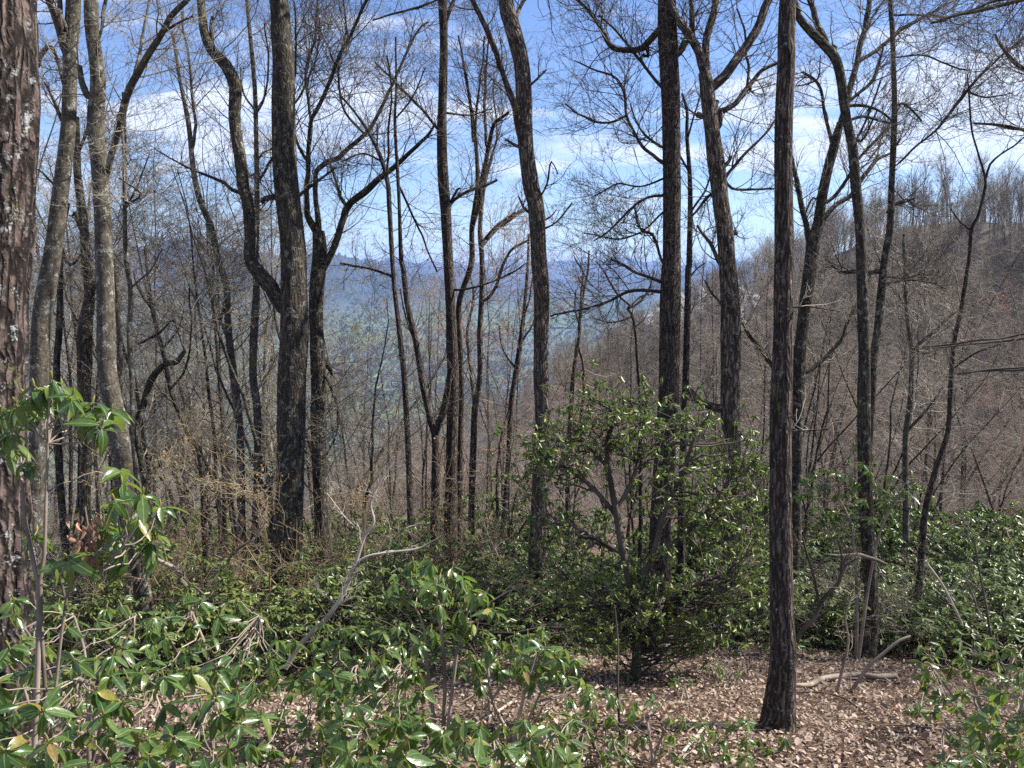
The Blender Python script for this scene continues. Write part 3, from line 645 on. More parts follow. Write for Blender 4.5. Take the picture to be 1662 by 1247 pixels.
H('bare_tree', 'straight medium dark trunk left of centre, reaching the top of the view', 11.2,
  [(718, 0, 15), (720, 60, 14), (720, 101, 15), (718, 168, 15), (717, 209, 17), (718, 270, 18), (723, 337, 18), (727, 418, 17), (730, 477, 17), (733, 545, 19), (735, 612, 20), (735, 662, 21), (733, 730, 20), (732, 828, 22), (730, 895, 25)],
  [[(710, 209, 6), (690, 185, 5), (650, 145, 5), (606, 101, 3)], [(727, 340, 7), (734, 328, 6), (760, 312, 6), (790, 300, 5), (804, 293, 4)], [(730, 330, 4), (742, 308, 4), (746, 306, 3)], [(722, 40, 8), (732, 10, 7), (735, 0, 6)], [(712, 0, 3), (690, 5, 4), (650, 20, 4), (605, 33, 3)][::-1], [(724, 183, 4), (765, 185, 3), (800, 178, 2)], [(733, 470, 5), (755, 470, 4), (790, 462, 3), (830, 445, 3), (855, 430, 2)]],
  bark='dark', twig='dark', tw=(8, 5, 4), short='the straight dark trunk left of centre')
H('bare_tree', 'slim many stemmed tree right of the straight trunk left of centre', 12.0,
  [(752, 101, 5), (762, 160, 5), (771, 219, 6), (775, 300, 8), (766, 370, 9), (765, 427, 10), (749, 477, 9), (744, 511, 9), (749, 612, 9), (747, 713, 10), (745, 860, 12)],
  [[(765, 380, 7), (774, 337, 8), (782, 286, 8), (792, 236, 7), (803, 202, 6), (826, 182, 4)], [(786, 290, 5), (799, 253, 4), (806, 200, 3), (800, 130, 3)], [(768, 230, 5), (758, 130, 4), (744, 60, 3)], [(790, 240, 5), (787, 190, 5), (788, 120, 4), (792, 60, 3)], [(771, 230, 4), (775, 160, 4), (782, 100, 3), (786, 60, 3)]],
  bark='dark', twig='dark', ext=0, trunk_twigs=6, tw=(9, 5, 4), buds=(M_BUDR, .04, .03))
H('bare_tree', 'slim tree whose pale forked limb reaches towards the large centre trunk', 12.4,
  [(799, 253, 4), (786, 303, 6), (779, 370, 8), (782, 418, 9), (782, 477, 9), (779, 545, 10), (779, 612, 10), (771, 662, 12), (769, 713, 12), (765, 828, 11), (765, 870, 12)],
  [[(782, 490, 6), (796, 480, 6), (812, 440, 6), (818, 425, 5), (830, 405, 5), (856, 390, 4)], [(782, 400, 7), (806, 374, 7), (829, 354, 7), (853, 337, 5)], [(784, 390, 4), (806, 366, 4), (836, 345, 4)], [(770, 660, 6), (764, 600, 6), (758, 540, 5), (768, 480, 4), (762, 430, 3)]], bark='brown', twig='brown', ext=0, trunk_twigs=5, buds=(M_BUDR, .05, .03), short='the pale-limbed slim tree')
H('centre_tree', 'large bare trunk leaning left near the middle, forked high on its left', 9.6,
  [(821, 0, 26), (829, 34, 28), (838, 67, 28), (846, 101, 27), (850, 151, 28), (851, 202, 28), (855, 253, 27), (862, 303, 29), (870, 337, 28), (875, 418, 28), (879, 477, 28), (878, 545, 26), (878, 612, 26), (881, 680, 27), (878, 747, 27), (875, 828, 28), (873, 890, 31)],
  [[(844, 225, 8), (838, 195, 11), (829, 162, 12), (816, 125, 10), (799, 77, 10), (782, 34, 9), (769, -2, 8)], [(850, 240, 6), (838, 237, 6), (821, 227, 4)], [(858, 140, 4), (875, 125, 4), (886, 114, 3)], [(836, 40, 7), (841, 18, 7), (849, 0, 6)],
   [(872, 325, 4), (888, 300, 4), (895, 262, 3), (905, 280, 2)], [(878, 360, 4), (894, 350, 3), (903, 338, 2)], [(880, 372, 4), (905, 360, 3), (930, 330, 3)], [(858, 345, 5), (850, 338, 5), (842, 320, 3)]],
  bark='brown', twig='dark', sides=24, step=.03, bump=.08, tw=(6, 4, 4), len1=.8, buds=(M_BUDR, .06, .025), short='the large centre trunk')
H('bare_tree', 'thin crooked stem immediately left of the large centre trunk', 13,
  [(858, 380, 4), (857, 420, 5), (853, 477, 6), (846, 545, 8), (836, 612, 9), (829, 662, 9), (826, 730, 9), (819, 828, 9), (816, 870, 10)],
  [[(850, 520, 4), (858, 480, 3), (866, 440, 2)], [(838, 600, 4), (818, 570, 3), (808, 530, 3)], [(830, 660, 5), (815, 700, 4), (808, 770, 5), (806, 860, 6)], [(843, 560, 4), (862, 530, 3), (872, 500, 2)]], bark='dark', twig='brown', ext=0, trunk_twigs=12, tw=(8, 5, 4), buds=(M_BUDR, .25, .03))
H('dead_snag', 'thin dead double stem with broken top right of the large centre trunk', 12.5,
  [(956, 407, 3), (954, 440, 4), (946, 480, 5), (941, 520, 6), (940, 545, 6), (930, 612, 7), (925, 689, 8), (921, 780, 8), (922, 860, 9)],
  [[(944, 500, 4), (943, 460, 4), (944, 440, 3), (934, 425, 3), (931, 418, 2)], [(938, 560, 5), (948, 600, 5), (944, 660, 6), (940, 720, 6)], [(941, 530, 4), (932, 500, 3), (934, 470, 2)]], bark='brown', twig='brown', ext=0, trunk_twigs=5, short='the thin broken snag')
H('small_crooked_tree', 'small crooked tree with fanned dark top above the big laurel bush', 11,
  [(1018, 500, 5), (1027, 515, 5), (1032, 548, 5), (1034, 585, 5), (1038, 635, 6), (1040, 720, 7), (1040, 850, 8)],
  [[(1020, 502, 4), (1022, 496, 4), (1000, 478, 4), (990, 462, 4), (978, 440, 3), (965, 425, 2)], [(1022, 500, 4), (1040, 490, 4), (1055, 470, 3), (1060, 440, 2)], [(1026, 514, 4), (1010, 520, 3), (985, 524, 3), (960, 515, 2)], [(1022, 500, 3), (1040, 480, 3), (1060, 476, 2)]], bark='dark', twig='dark', ext=0, trunk_twigs=4, short='the small crooked tree')
H('tall_straight_tree', 'tall straight dark trunk right of centre rising behind the big laurel', 9.3,
  [(1082, 0, 31), (1085, 84, 34), (1089, 168, 31), (1090, 269, 30), (1090, 418, 31), (1089, 444, 33), (1087, 545, 35), (1085, 642, 35), (1078, 760, 35), (1071, 877, 36), (1070, 962, 38), (1066, 1010, 42)],
  [[(1074, 45, 11), (1060, 60, 12), (1047, 72, 12), (1031, 81, 11), (994, 79, 9), (978, 57, 8), (961, 27, 6), (937, 0, 5)], [(1050, 70, 7), (1052, 92, 8), (1043, 90, 5)], [(1076, 143, 6), (1048, 114, 5), (1025, 81, 5), (1000, 50, 4), (974, 27, 3)],
   [(1078, 266, 7), (1060, 252, 6), (1042, 236, 6), (1028, 212, 5), (1018, 189, 5), (1015, 162, 5), (1006, 140, 5), (991, 125, 4), (957, 113, 3), (930, 100, 2)], [(1016, 188, 5), (990, 200, 4), (967, 199, 4), (950, 190, 4), (937, 184, 3), (917, 165, 3)],
   [(1078, 240, 5), (1050, 220, 4), (1030, 190, 3), (1024, 170, 3)], [(1076, 474, 7), (1050, 472, 6), (1021, 474, 6), (988, 491, 5), (947, 504, 4), (893, 514, 3)], [(1075, 459, 6), (1056, 452, 5), (1035, 444, 5), (1012, 430, 5), (991, 422, 4)],
   [(1078, 430, 5), (1070, 412, 5), (1063, 380, 6), (1045, 377, 5), (1034, 362, 5), (1028, 337, 3)], [(1078, 318, 5), (1050, 322, 4), (1022, 340, 4), (990, 372, 3), (960, 392, 2)], [(1098, 90, 10), (1110, 72, 12), (1118, 60, 9)], [(1076, 345, 4), (1045, 372, 3), (1000, 388, 3), (950, 380, 2)], [(1076, 290, 4), (1040, 305, 3), (1000, 300, 3), (960, 320, 2)]],
  bark='dark', twig='dark', sides=26, step=.03, bump=.09, tw=(13, 6, 4), len1=1.1, drift=.25, short='the tall straight trunk')
H('bare_tree', 'slim trunk hugging the right side of the tall straight trunk', 10.4,
  [(1107, 152, 4), (1115, 182, 5), (1115, 220, 6), (1120, 304, 8), (1119, 420, 10), (1117, 444, 11), (1115, 545, 12), (1112, 646, 12), (1108, 760, 13), (1106, 860, 14)],
  [[(1118, 350, 4), (1130, 330, 4), (1150, 290, 3), (1158, 250, 2)], [(1119, 280, 4), (1105, 255, 4), (1100, 240, 3)], [(1116, 225, 4), (1128, 180, 3), (1140, 140, 2)], [(1117, 455, 4), (1128, 440, 3), (1145, 425, 2)]], bark='dark', twig='dark', ext=0, trunk_twigs=4)
H('three_limbed_tree', 'shaggy brown trunk splitting into three thick limbs near the top', 9.0,
  [(1143, 118, 20), (1147, 140, 24), (1151, 176, 25), (1157, 220, 26), (1164, 270, 28), (1169, 321, 27), (1176, 372, 27), (1180, 419, 29), (1184, 478, 31), (1186, 562, 33), (1186, 613, 32), (1185, 664, 31), (1188, 731, 29), (1190, 800, 31), (1190, 860, 33)],
  [[(1146, 130, 15), (1140, 108, 15), (1128, 78, 15), (1114, 52, 14), (1100, 37, 13), (1088, 15, 12), (1080, -6, 12)], [(1146, 128, 13), (1146, 101, 13), (1149, 61, 13), (1156, 20, 13), (1161, -3, 12)], [(1147, 148, 16), (1160, 137, 18), (1175, 124, 17), (1195, 95, 16), (1218, 64, 15), (1236, 34, 14), (1250, -3, 13)], [(1128, 75, 8), (1123, 45, 9), (1122, -3, 9)],
   [(1160, 215, 9), (1168, 203, 9), (1170, 180, 9), (1176, 180, 10), (1195, 166, 9), (1205, 148, 9), (1218, 132, 8), (1235, 115, 7), (1258, 105, 6)], [(1213, 138, 7), (1217, 144, 7), (1217, 147, 5)], [(1146, 190, 9), (1134, 186, 11), (1131, 184, 8)], [(1166, 205, 8), (1162, 170, 10), (1166, 164, 8)], [(1213, 135, 5), (1216, 100, 5), (1210, 60, 4), (1195, 15, 3)],
   [(1172, 300, 6), (1182, 282, 6), (1208, 250, 5), (1235, 223, 4), (1257, 193, 3)], [(1175, 270, 8), (1182, 262, 6), (1186, 255, 4)], [(1170, 310, 6), (1150, 318, 6), (1135, 335, 5), (1122, 350, 3)], [(1188, 306, 5), (1215, 310, 4), (1255, 308, 3)], [(1186, 380, 12), (1194, 378, 9), (1196, 382, 4)],
   [(1180, 664, 16), (1168, 663, 15), (1151, 659, 14), (1134, 653, 13), (1124, 645, 13), (1118, 636, 11)], [(1180, 445, 8), (1166, 425, 7), (1152, 395, 6), (1140, 380, 5), (1132, 365, 4)], [(1188, 540, 5), (1172, 500, 4), (1152, 475, 4), (1145, 458, 3)]],
  bark='brown', twig='dark', sides=26, step=.025, bump=.15, bscale=5, tw=(7, 5, 4), len1=.9, drift=.2, short='the three-limbed trunk')
H('near_dark_tree', 'nearest dark straight trunk standing in the open leaf litter at right', 6.0,
  [(1279, 0, 27), (1276, 101, 29), (1272, 203, 29), (1272, 304, 30), (1273, 419, 32), (1272, 444, 32), (1271, 545, 33), (1268, 647, 36), (1267, 748, 36), (1267, 861, 36), (1269, 996, 38), (1271, 1064, 40), (1266, 1131, 43), (1261, 1185, 45)],
  [[(1280, 500, 3), (1310, 498, 2), (1360, 505, 2)], [(1282, 700, 3), (1310, 699, 3), (1345, 698, 2)]], bark='dark', twig='pale', sides=40, step=.02, bump=.12, bscale=5, base_on_ground=True, flare=.62, tw=(3, 2, 2), len1=.5, crown=1, short='the near dark trunk')
H('bare_tree', 'mossy trunk forking low beside the near dark trunk, behind its right side', 10.2,
  [(1364, 200, 12), (1354, 237, 16), (1343, 277, 16), (1334, 321, 17), (1328, 365, 19), (1320, 392, 22), (1316, 427, 22), (1307, 494, 21), (1301, 545, 19), (1296, 600, 23), (1294, 680, 21), (1291, 748, 20), (1290, 850, 22)],
  [[(1316, 400, 12), (1308, 372, 10), (1303, 355, 9), (1296, 315, 9), (1289, 287, 8), (1283, 255, 6)], [(1352, 240, 7), (1343, 195, 6), (1333, 162, 5), (1325, 132, 5), (1303, 115, 4)], [(1363, 205, 11), (1377, 150, 11), (1384, 125, 11), (1391, 101, 10), (1401, 61, 9), (1408, 20, 9), (1410, -2, 8)],
   [(1390, 104, 7), (1406, 92, 7), (1421, 81, 7), (1445, 63, 7), (1472, 44, 6), (1499, 30, 5), (1546, 3, 4)], [(1326, 385, 8), (1340, 355, 9), (1360, 328, 8), (1381, 314, 8), (1404, 281, 7), (1425, 260, 6), (1445, 250, 4)], [(1343, 328, 6), (1370, 298, 6), (1394, 260, 5), (1421, 226, 5), (1441, 203, 3)],
   [(1290, 625, 10), (1262, 600, 10), (1249, 586, 10), (1235, 566, 9), (1215, 545, 8), (1205, 525, 6)], [(1300, 606, 8), (1316, 602, 7), (1330, 590, 7), (1343, 579, 6), (1364, 552, 6), (1371, 528, 5), (1387, 494, 4)], [(1400, 60, 5), (1418, 30, 4), (1436, 0, 4)], [(1306, 350, 4), (1318, 322, 3), (1330, 335, 3)], [(1290, 140, 2), (1325, 130, 3), (1331, 90, 2)]],
  bark='moss', twig='grey', ext=0, tw=(9, 5, 4), drift=.2, short='the mossy forked trunk')
H('bent_tree', 'long trunk bending left at the top with mossy bark, right of the near dark trunk', 8.4,
  [(1290, 5, 11), (1296, 27, 12), (1316, 51, 14), (1337, 72, 15), (1356, 95, 16), (1365, 128, 16), (1370, 169, 16), (1376, 203, 15), (1384, 243, 16), (1389, 304, 17), (1396, 372, 17), (1399, 444, 18), (1401, 511, 19), (1403, 579, 19), (1402, 647, 21), (1403, 748, 22), (1407, 850, 22), (1414, 962, 22), (1413, 1030, 22), (1407, 1072, 25)],
  [[(1342, 76, 11), (1338, 62, 11), (1323, 34, 10), (1310, -3, 9)], [(1353, 88, 10), (1356, 78, 9), (1351, 74, 6)], [(1372, 170, 6), (1395, 150, 6), (1412, 135, 6), (1425, 105, 5), (1435, 70, 3)], [(1376, 172, 6), (1410, 172, 5), (1430, 180, 4), (1447, 195, 4)], [(1378, 195, 5), (1400, 190, 5), (1425, 196, 4), (1445, 200, 3)], [(1402, 440, 10), (1385, 440, 7), (1364, 440, 6), (1350, 428, 4)], [(1377, 205, 4), (1398, 230, 4), (1425, 180, 3)], [(1384, 240, 4), (1410, 190, 4), (1426, 130, 3)]],
  bark='moss', twig='dark', base_on_ground=True, sides=24, step=.03, ext=2, flare=.3, drift=.2, tw=(8, 5, 4), short='the bent mossy trunk')
H('bare_tree', 'thin dark trunk crossing behind the bent mossy trunk and leaning right', 9.2,
  [(1445, 0, 7), (1448, 44, 8), (1450, 101, 8), (1452, 169, 9), (1450, 237, 10), (1447, 304, 10), (1445, 365, 12), (1436, 419, 12), (1430, 478, 13), (1425, 528, 12), (1418, 579, 11), (1416, 647, 10), (1413, 697, 9), (1408, 830, 10)],
  [[(1452, 172, 4), (1465, 168, 4), (1478, 178, 4), (1492, 196, 3)], [(1452, 270, 3), (1472, 254, 4), (1506, 223, 4), (1536, 189, 5), (1570, 149, 5), (1597, 118, 4), (1627, 88, 4), (1662, 61, 4)], [(1452, 93, 3), (1489, 91, 3), (1520, 97, 3), (1546, 108, 3), (1573, 115, 2)], [(1440, 345, 6), (1452, 332, 6), (1470, 325, 6), (1484, 320, 4)], [(1453, 25, 4), (1500, 25, 4), (1546, 24, 4), (1590, 17, 4), (1655, 0, 3)], [(1436, 440, 8), (1422, 440, 8), (1410, 442, 7)], [(1433, 462, 4), (1470, 455, 4), (1510, 460, 3), (1535, 472, 2)], [(1430, 450, 4), (1470, 452, 3), (1500, 444, 2)], [(1447, 245, 4), (1455, 235, 4), (1462, 225, 3)], [(1573, 150, 4), (1600, 160, 3), (1640, 152, 2)]],
  bark='moss', twig='dark', ext=2.5, tw=(14, 6, 4), len1=1.15, drift=.2, short='the thin right-leaning trunk')
H('forked_sapling', 'slim dark sapling with a Y fork against the far wooded hill', 9.0,
  [(1570, 120, 2), (1573, 156, 3), (1577, 210, 3), (1587, 247, 3), (1599, 290, 4), (1597, 314, 5), (1587, 352, 5), (1577, 372, 6), (1573, 419, 6), (1560, 501, 7), (1548, 562, 7), (1543, 630, 8), (1539, 697, 8), (1526, 741, 9), (1513, 782, 10), (1502, 829, 10), (1498, 870, 11)],
  [[(1600, 290, 4), (1607, 267, 4), (1624, 250, 3), (1641, 237, 3), (1660, 222, 2)], [(1578, 375, 3), (1560, 362, 3), (1545, 340, 2)], [(1545, 600, 3), (1580, 575, 3), (1620, 560, 2)], [(1524, 745, 3), (1535, 735, 4), (1550, 728, 2)]], bark='dark', twig='grey', ext=0, trunk_twigs=5, tw=(5, 4, 3), short='the Y-forked sapling')
H('bare_tree', 'slim grey tree with a pale limb rising right, left of the Y forked sapling', 11.5,
  [(1467, 380, 4), (1467, 410, 5), (1472, 511, 6), (1480, 572, 8), (1478, 647, 9), (1470, 714, 10), (1470, 829, 10), (1470, 880, 11)],
  [[(1480, 570, 6), (1506, 545, 6), (1536, 518, 5), (1553, 505, 3)], [(1472, 500, 4), (1450, 470, 4), (1430, 450, 2)], [(1471, 700, 5), (1490, 680, 5), (1515, 650, 4), (1530, 628, 3)], [(1472, 490, 5), (1492, 460, 4), (1510, 420, 3)], [(1479, 560, 4), (1500, 575, 4), (1530, 560, 3)]], bark='grey', twig='pale', ext=0, trunk_twigs=8, tw=(9, 6, 4), short='the pale-limbed grey tree')
H('bare_tree', 'slim stem in the left thicket with a kinked dark lower trunk', 9.8,
  [(235, 400, 4), (240, 450, 5), (249, 511, 6), (266, 578, 7), (279, 639, 8), (303, 696, 9), (322, 730, 10), (326, 747, 10), (330, 800, 10), (332, 850, 11)],
  [[(322, 725, 6), (340, 770, 6), (355, 820, 5)][::-1], [(245, 500, 4), (225, 470, 3), (215, 440, 2)], [(278, 630, 4), (300, 600, 4), (310, 540, 3), (308, 470, 3)], [(262, 570, 4), (285, 540, 3), (300, 500, 2)]], bark='dark', twig='grey', ext=0, trunk_twigs=12, tw=(8, 5, 4), short='the kinked stem')
H('gnarled_limb_tree', 'gnarled dark leaning tree with bent top in the left thicket', 9.6,
  [(300, 570, 6), (286, 588, 9), (272, 590, 9), (259, 599, 10), (245, 618, 11), (235, 650, 11), (222, 700, 11), (235, 780, 11), (240, 860, 12)], [[(222, 560, 4), (232, 556, 5), (258, 540, 4), (280, 520, 3)][::-1]], bark='moss', twig='grey', ext=0, trunk_twigs=6)
# a few branches reach in from trees beside the frame
def reach(name, label, d, pts, twig='dark', l1=10, len1=.8, bark='dark'):
    q = px3(pts, d, .2); e = catmull(q, .06); w = Wood()
    for ax_ in range(3): e[:, ax_] += fbm(np.arange(len(e)) * .12, ax_ * 3.3 + pts[0][1], 0, 3, 5) * .12; w.add(e[:, :3], np.maximum(e[:, 3], .003), 8, .06)
    twigs_on(w, e[:, :3], np.maximum(e[:, 3], .003), l1, 6, 4, len1, t0=.1)
    tag(link(name, w.mesh(name, TWIG[twig], q[0, :3]), loc=q[0, :3]), label, 'branch')
reach('overhanging_branch', 'long thin dark branch entering from the right edge at mid height', 7, [(1720, 540, 5), (1662, 550, 4), (1600, 556, 3), (1540, 562, 3), (1490, 566, 2)])
reach('overhanging_branch', 'thin dark branch entering from the right edge, lower than the long one', 7.3, [(1720, 590, 4), (1662, 597, 3), (1610, 600, 3), (1560, 608, 2)], l1=7)
reach('overhanging_branch', 'bare dark branch crossing the sky at the upper right corner', 8, [(1720, -20, 9), (1662, 0, 6), (1600, 16, 5), (1560, 24, 4), (1520, 36, 3)], l1=12, len1=1.0)
reach('overhanging_branch', 'thin branch with fine twigs at the right edge below the corner clouds', 9, [(1730, 150, 7), (1690, 130, 5), (1650, 105, 4), (1620, 60, 3)], l1=14, len1=1.3)
reach('overhanging_branch', 'bare twiggy branch at the right edge above the hill', 9.5, [(1740, 260, 7), (1690, 225, 5), (1640, 205, 4), (1590, 200, 3)], l1=12, len1=1.2)

# ------------------------------------------------------------------ procedural trees in the thicket behind
def proto_tree(kind, twig, height=11.0, seed=0, nl=(15, 6, 4, 4), lean=.05, r=.085, fork=False):
    tr, cr = Wood(), Wood()
    p, q = grow(np.zeros((1, 3)), np.array([[lean, lean * .5, 1.]]), height, r, 16, .055 if kind != 'crooked' else .13, .12, .14)
    tr.add(np.vstack([p[0]]), q[0], 8, .08)
    stems, srad = p, q
    if fork:
        s, d, ln, rr = sprout(p, q, 2, .12, .4, (10, 22), (.7, .85), .8); f, fr = grow(s, d, ln, rr, 16, .06, .12, .15)
        tr.add(f, fr, 7, .08); stems = np.concatenate([p, f]); srad = np.concatenate([q, fr])
    k = nl[0] // len(stems) + 1
    s, d, ln, rr = sprout(stems, srad, k, .22, .97, (28, 62), (.16, .34), .5, absl=height)
    a, ar = grow(s, d, ln, rr, 8, .13 if kind != 'crooked' else .24, .09, .25); cr.add(a, ar, 4)
    s, d, ln, rr = sprout(a, ar, nl[1], .15, 1, (25, 60), (.35, .6), .55, rmin=.005); c, c_ = grow(s, d, ln, rr, 6, .2, .07, .3); cr.add(c, c_, 3)
    s, d, ln, rr = sprout(c, c_, nl[2], .15, 1, (25, 60), (.4, .7), .55, rmin=.0032); e, e_ = grow(s, d, ln, rr, 4, .25, .06, .4); cr.add(e, e_, 3)
    s, d, ln, rr = sprout(e, e_, nl[3], .1, 1, (25, 60), (.4, .75), .6, rmin=.0024); g_, gr = grow(s, d, ln, rr, 3, .28, .05, .5); cr.add(g_, gr, 3)
    bk = {'grey': 'grey', 'brown': 'brown', 'dark': 'dark', 'pale': 'grey'}[twig]
    tips = g_[:, -1]
    return tr.mesh('trunk', BARK[bk]), cr.mesh('crown', TWIG[twig]), tips
PROTO = [proto_tree(k, t, seed=i, fork=fk, lean=ln, r=rr) for i, (k, t, fk, ln, rr) in enumerate([
    ('straight', 'grey', False, .03, .055), ('crooked', 'grey', False, -.03, .06), ('straight', 'grey', True, .02, .065), ('straight', 'brown', False, -.02, .05),
    ('crooked', 'brown', True, .03, .06), ('straight', 'brown', True, .0, .055), ('straight', 'dark', False, .04, .05), ('crooked', 'pale', False, -.04, .05)])]
def bud_mesh(tips, mat, frac, size, k=3, spread=.03):
    e = tips[rng.random(len(tips)) < frac]; e = np.repeat(e, k, 0) + rng.normal(0, spread, (len(e) * k, 3))
    return scatter('buds', leaf_template(1, .7, 3), e, frames(rng.normal(0, 1, e.shape), rng.normal(0, 1, e.shape)), rng.uniform(.6, 1.2, len(e)) * size, mat)
RED_BUDS = [bud_mesh(PROTO[i][2], M_BUDR, .35, .055) for i in (3, 5)]
WHITE_B = bud_mesh(PROTO[4][2], M_WHITE, .5, .30, 2, .1)

LAND.sort()
placed = []
def place(pi, x, y, h, rot, buds=None, extra=None):
    z = gz(x, y) - .05; placed.append(dict(pi=pi, x=x, y=y, z=z, h=h, rot=rot, buds=buds, extra=extra))
tries = 0; xs_used = []
while len(placed) < 165 and tries < 9000:
    tries += 1
    u = rng.random(); y = 13.5 + 50 * u ** 1.5; px = rng.uniform(-60, 1730)
    x = (px - CX) / F_PX * y * 1.02
    if any((x - a) ** 2 + (y - b_) ** 2 < (.9 + y * .012) ** 2 for a, b_ in xs_used): continue
    if 590 < px < 1080 and rng.random() < .35: continue
    if px < 580: pi = rng.choice([0, 1, 2, 6, 0, 1, 7, 3]); h = rng.uniform(8, 14) * (1 if y < 30 else .95)
    elif px < 1080: pi = rng.choice([3, 5, 6, 4, 3, 7]); h = rng.uniform(4.5, 8.5) + (y - 15) * .12
    else: pi = rng.choice([3, 4, 5, 6, 7, 1, 4, 3]); h = rng.uniform(6.5, 10.5) + (y - 15) * .1
    if y < 17 and rng.random() < .3: continue
    lim = np.interp(px, [-60, 300, 520, 600, 700, 1060, 1150, 1450, 1730], [90, 140, 250, 430, 480, 530, 410, 390, 370]) + rng.uniform(-50, 90)
    hm_ = P(px, lim, y)[2] - gz(x, y); h = min(h, max(hm_, 3.0))
    xs_used.append((x, y)); place(int(pi), x, y, h, rng.uniform(0, 6.28))
for px, y, h in ((800, 24, 9.2), (842, 30, 11), (770, 34, 10.5), (975, 40, 10), (1010, 46, 11), (1345, 34, 9), (1372, 42, 10.5), (1640, 30, 9.5), (1600, 38, 9.5), (1100, 50, 10), (900, 38, 8), (1520, 48, 10)):
    place(3 if int(px) % 2 else 5, (px - CX) / F_PX * y, y, h, rng.uniform(0, 6.28), buds=0, extra='red')
for px, ytop in ((1085, 492), (1118, 478), (1150, 470), (1185, 462), (1215, 470), (1105, 505), (1165, 500), (1200, 498), (1062, 505)):
    y = next((d for d in np.arange(80, 300, 4.) if proj(((px - CX) / F_PX * d, d, gz((px - CX) / F_PX * d, d) + 12))[1] <= ytop), 240.)
    place(4, (px - CX) / F_PX * y, y, 12, rng.uniform(0, 6.28), extra='white')
ns = 0; tries = 0
while ns < 78 and tries < 4000:
    tries += 1; y = rng.uniform(11.0, 21); px = rng.choice([rng.uniform(-40, 620), rng.uniform(620, 1100), rng.uniform(1100, 1720)], p=[.45, .2, .35]); x = (px - CX) / F_PX * y * 1.02
    if any((x - a) ** 2 + (y - b_) ** 2 < .32 for a, b_ in xs_used): continue
    lim = np.interp(px, [-60, 300, 520, 600, 700, 1060, 1150, 1450, 1730], [160, 200, 330, 450, 500, 540, 480, 470, 430]) + rng.uniform(-70, 140)
    h = min(rng.uniform(4, 8.5), max(P(px, lim, y)[2] - gz(x, y), 2.5)); xs_used.append((x, y)); ns += 1
    place(int(rng.choice([0, 1, 6, 6, 7, 2] if px < 620 else [3, 4, 5, 6, 6, 7])), x, y, h, rng.uniform(0, 6.28), extra='sapling')
ORD = ['first', 'second', 'third', 'fourth', 'fifth', 'sixth', 'seventh', 'eighth', 'ninth', 'tenth', 'eleventh', 'twelfth']
def tiername(y): return 'close behind' if y < 21 else ('farther downslope' if y < 36 else 'far downslope')
buckets = {}
for t in placed:
    px, py, _ = proj((t['x'], t['y'], t['z'] + t['h'] * .4)); t['px'] = px
    k = sum(1 for L in LAND if L[0] < px); t['key'] = (k, tiername(t['y']), t['extra']); buckets.setdefault(t['key'], []).append(t)
look = {0: 'slim grey', 1: 'crooked grey', 2: 'forked grey', 3: 'slim brown', 4: 'crooked forked brown', 5: 'forked brown', 6: 'thin dark', 7: 'crooked pale'}
for key, lst in buckets.items():
    lst.sort(key=lambda t: t['px']); k, tier, ex = key
    for q, t in enumerate(lst):
        what = {None: look[t['pi']] + ' tree', 'sapling': look[t['pi']] + ' sapling', 'red': 'red budded tree', 'white': 'white flowering tree'}[ex]
        if k == 0: where = f"{tier}, left of {LAND[0][1]}"
        else: where = f"{tier}, right of {LAND[k-1][1]}"
        t['label'] = (f"{ORD[q]} " if len(lst) > 1 else '') + f"{what} {where}"
for t in placed:
    tm, cm, tips = PROTO[t['pi']]; s = t['h'] / 11.0
    root = empty({None: 'bare_tree', 'sapling': 'bare_sapling', 'red': 'red_budded_tree', 'white': 'flowering_tree'}[t['extra']], (t['x'], t['y'], t['z']))
    root.rotation_euler = (rng.normal(0, .05), rng.normal(0, .05), t['rot']); k_ = 1.35 if t['extra'] == 'sapling' else 1; root.scale = (s * k_, s * k_, s)
    tag(root, t['label'], 'sapling' if t['extra'] == 'sapling' else 'tree', {None: 'bare trees of the thicket down the slope', 'sapling': 'bare saplings close behind the laurels', 'red': 'red budded trees down the slope', 'white': 'white flowering trees on the hill shoulder'}[t['extra']])
    link('trunk', tm, root); link('crown', cm, root)
    if t['extra'] == 'red': o = link('buds', RED_BUDS[0 if t['pi'] == 3 else 1], root); o['kind'] = 'stuff'
    if t['extra'] == 'white': o = link('blossom', WHITE_B, root); o['kind'] = 'stuff'

# saplings and brush stems: very thin sticks crossing low down
def brush(twig, h, n_st, spread, nt=(8, 6, 5)):
    w = Wood(); a = rng.uniform(0, 6.28, n_st)
    s = np.stack([np.cos(a) * .12, np.sin(a) * .12, 0 * a], -1); d = np.stack([np.cos(a) * spread, np.sin(a) * spread, np.ones(n_st)], -1)
    p, r = grow(s, d, h * rng.uniform(.6, 1.1, n_st), .010, 9, .22, .04, .25); w.add(p, r, 5)
    s, d, ln, rr = sprout(p, r, nt[0], .25, 1, (40, 95), (.25, .55), .5, rmin=.0032); b1, r1_ = grow(s, d, ln, rr, 6, .28, .0, .3); w.add(b1, r1_, 3)
    s, d, ln, rr = sprout(b1, r1_, nt[1], .15, 1, (25, 65), (.4, .75), .6, rmin=.002); b2, r2_ = grow(s, d, ln, rr, 4, .3, .0, .4); w.add(b2, r2_, 3)
    s, d, ln, rr = sprout(b2, r2_, nt[2], .1, 1, (25, 70), (.4, .8), .7, rmin=.0016); b3, r3_ = grow(s, d, ln, rr, 3, .3, .0, .5); w.add(b3, r3_, 3)
    return w, np.concatenate([b3[:, -1], b3[:, 2]])
BR = [brush('tan', 2.2, 5, .45) for _ in range(2)]
BRM = [(w.mesh('stems', TWIG[t]), tp) for (w, tp), t in zip(BR, ('tan', 'brown'))]
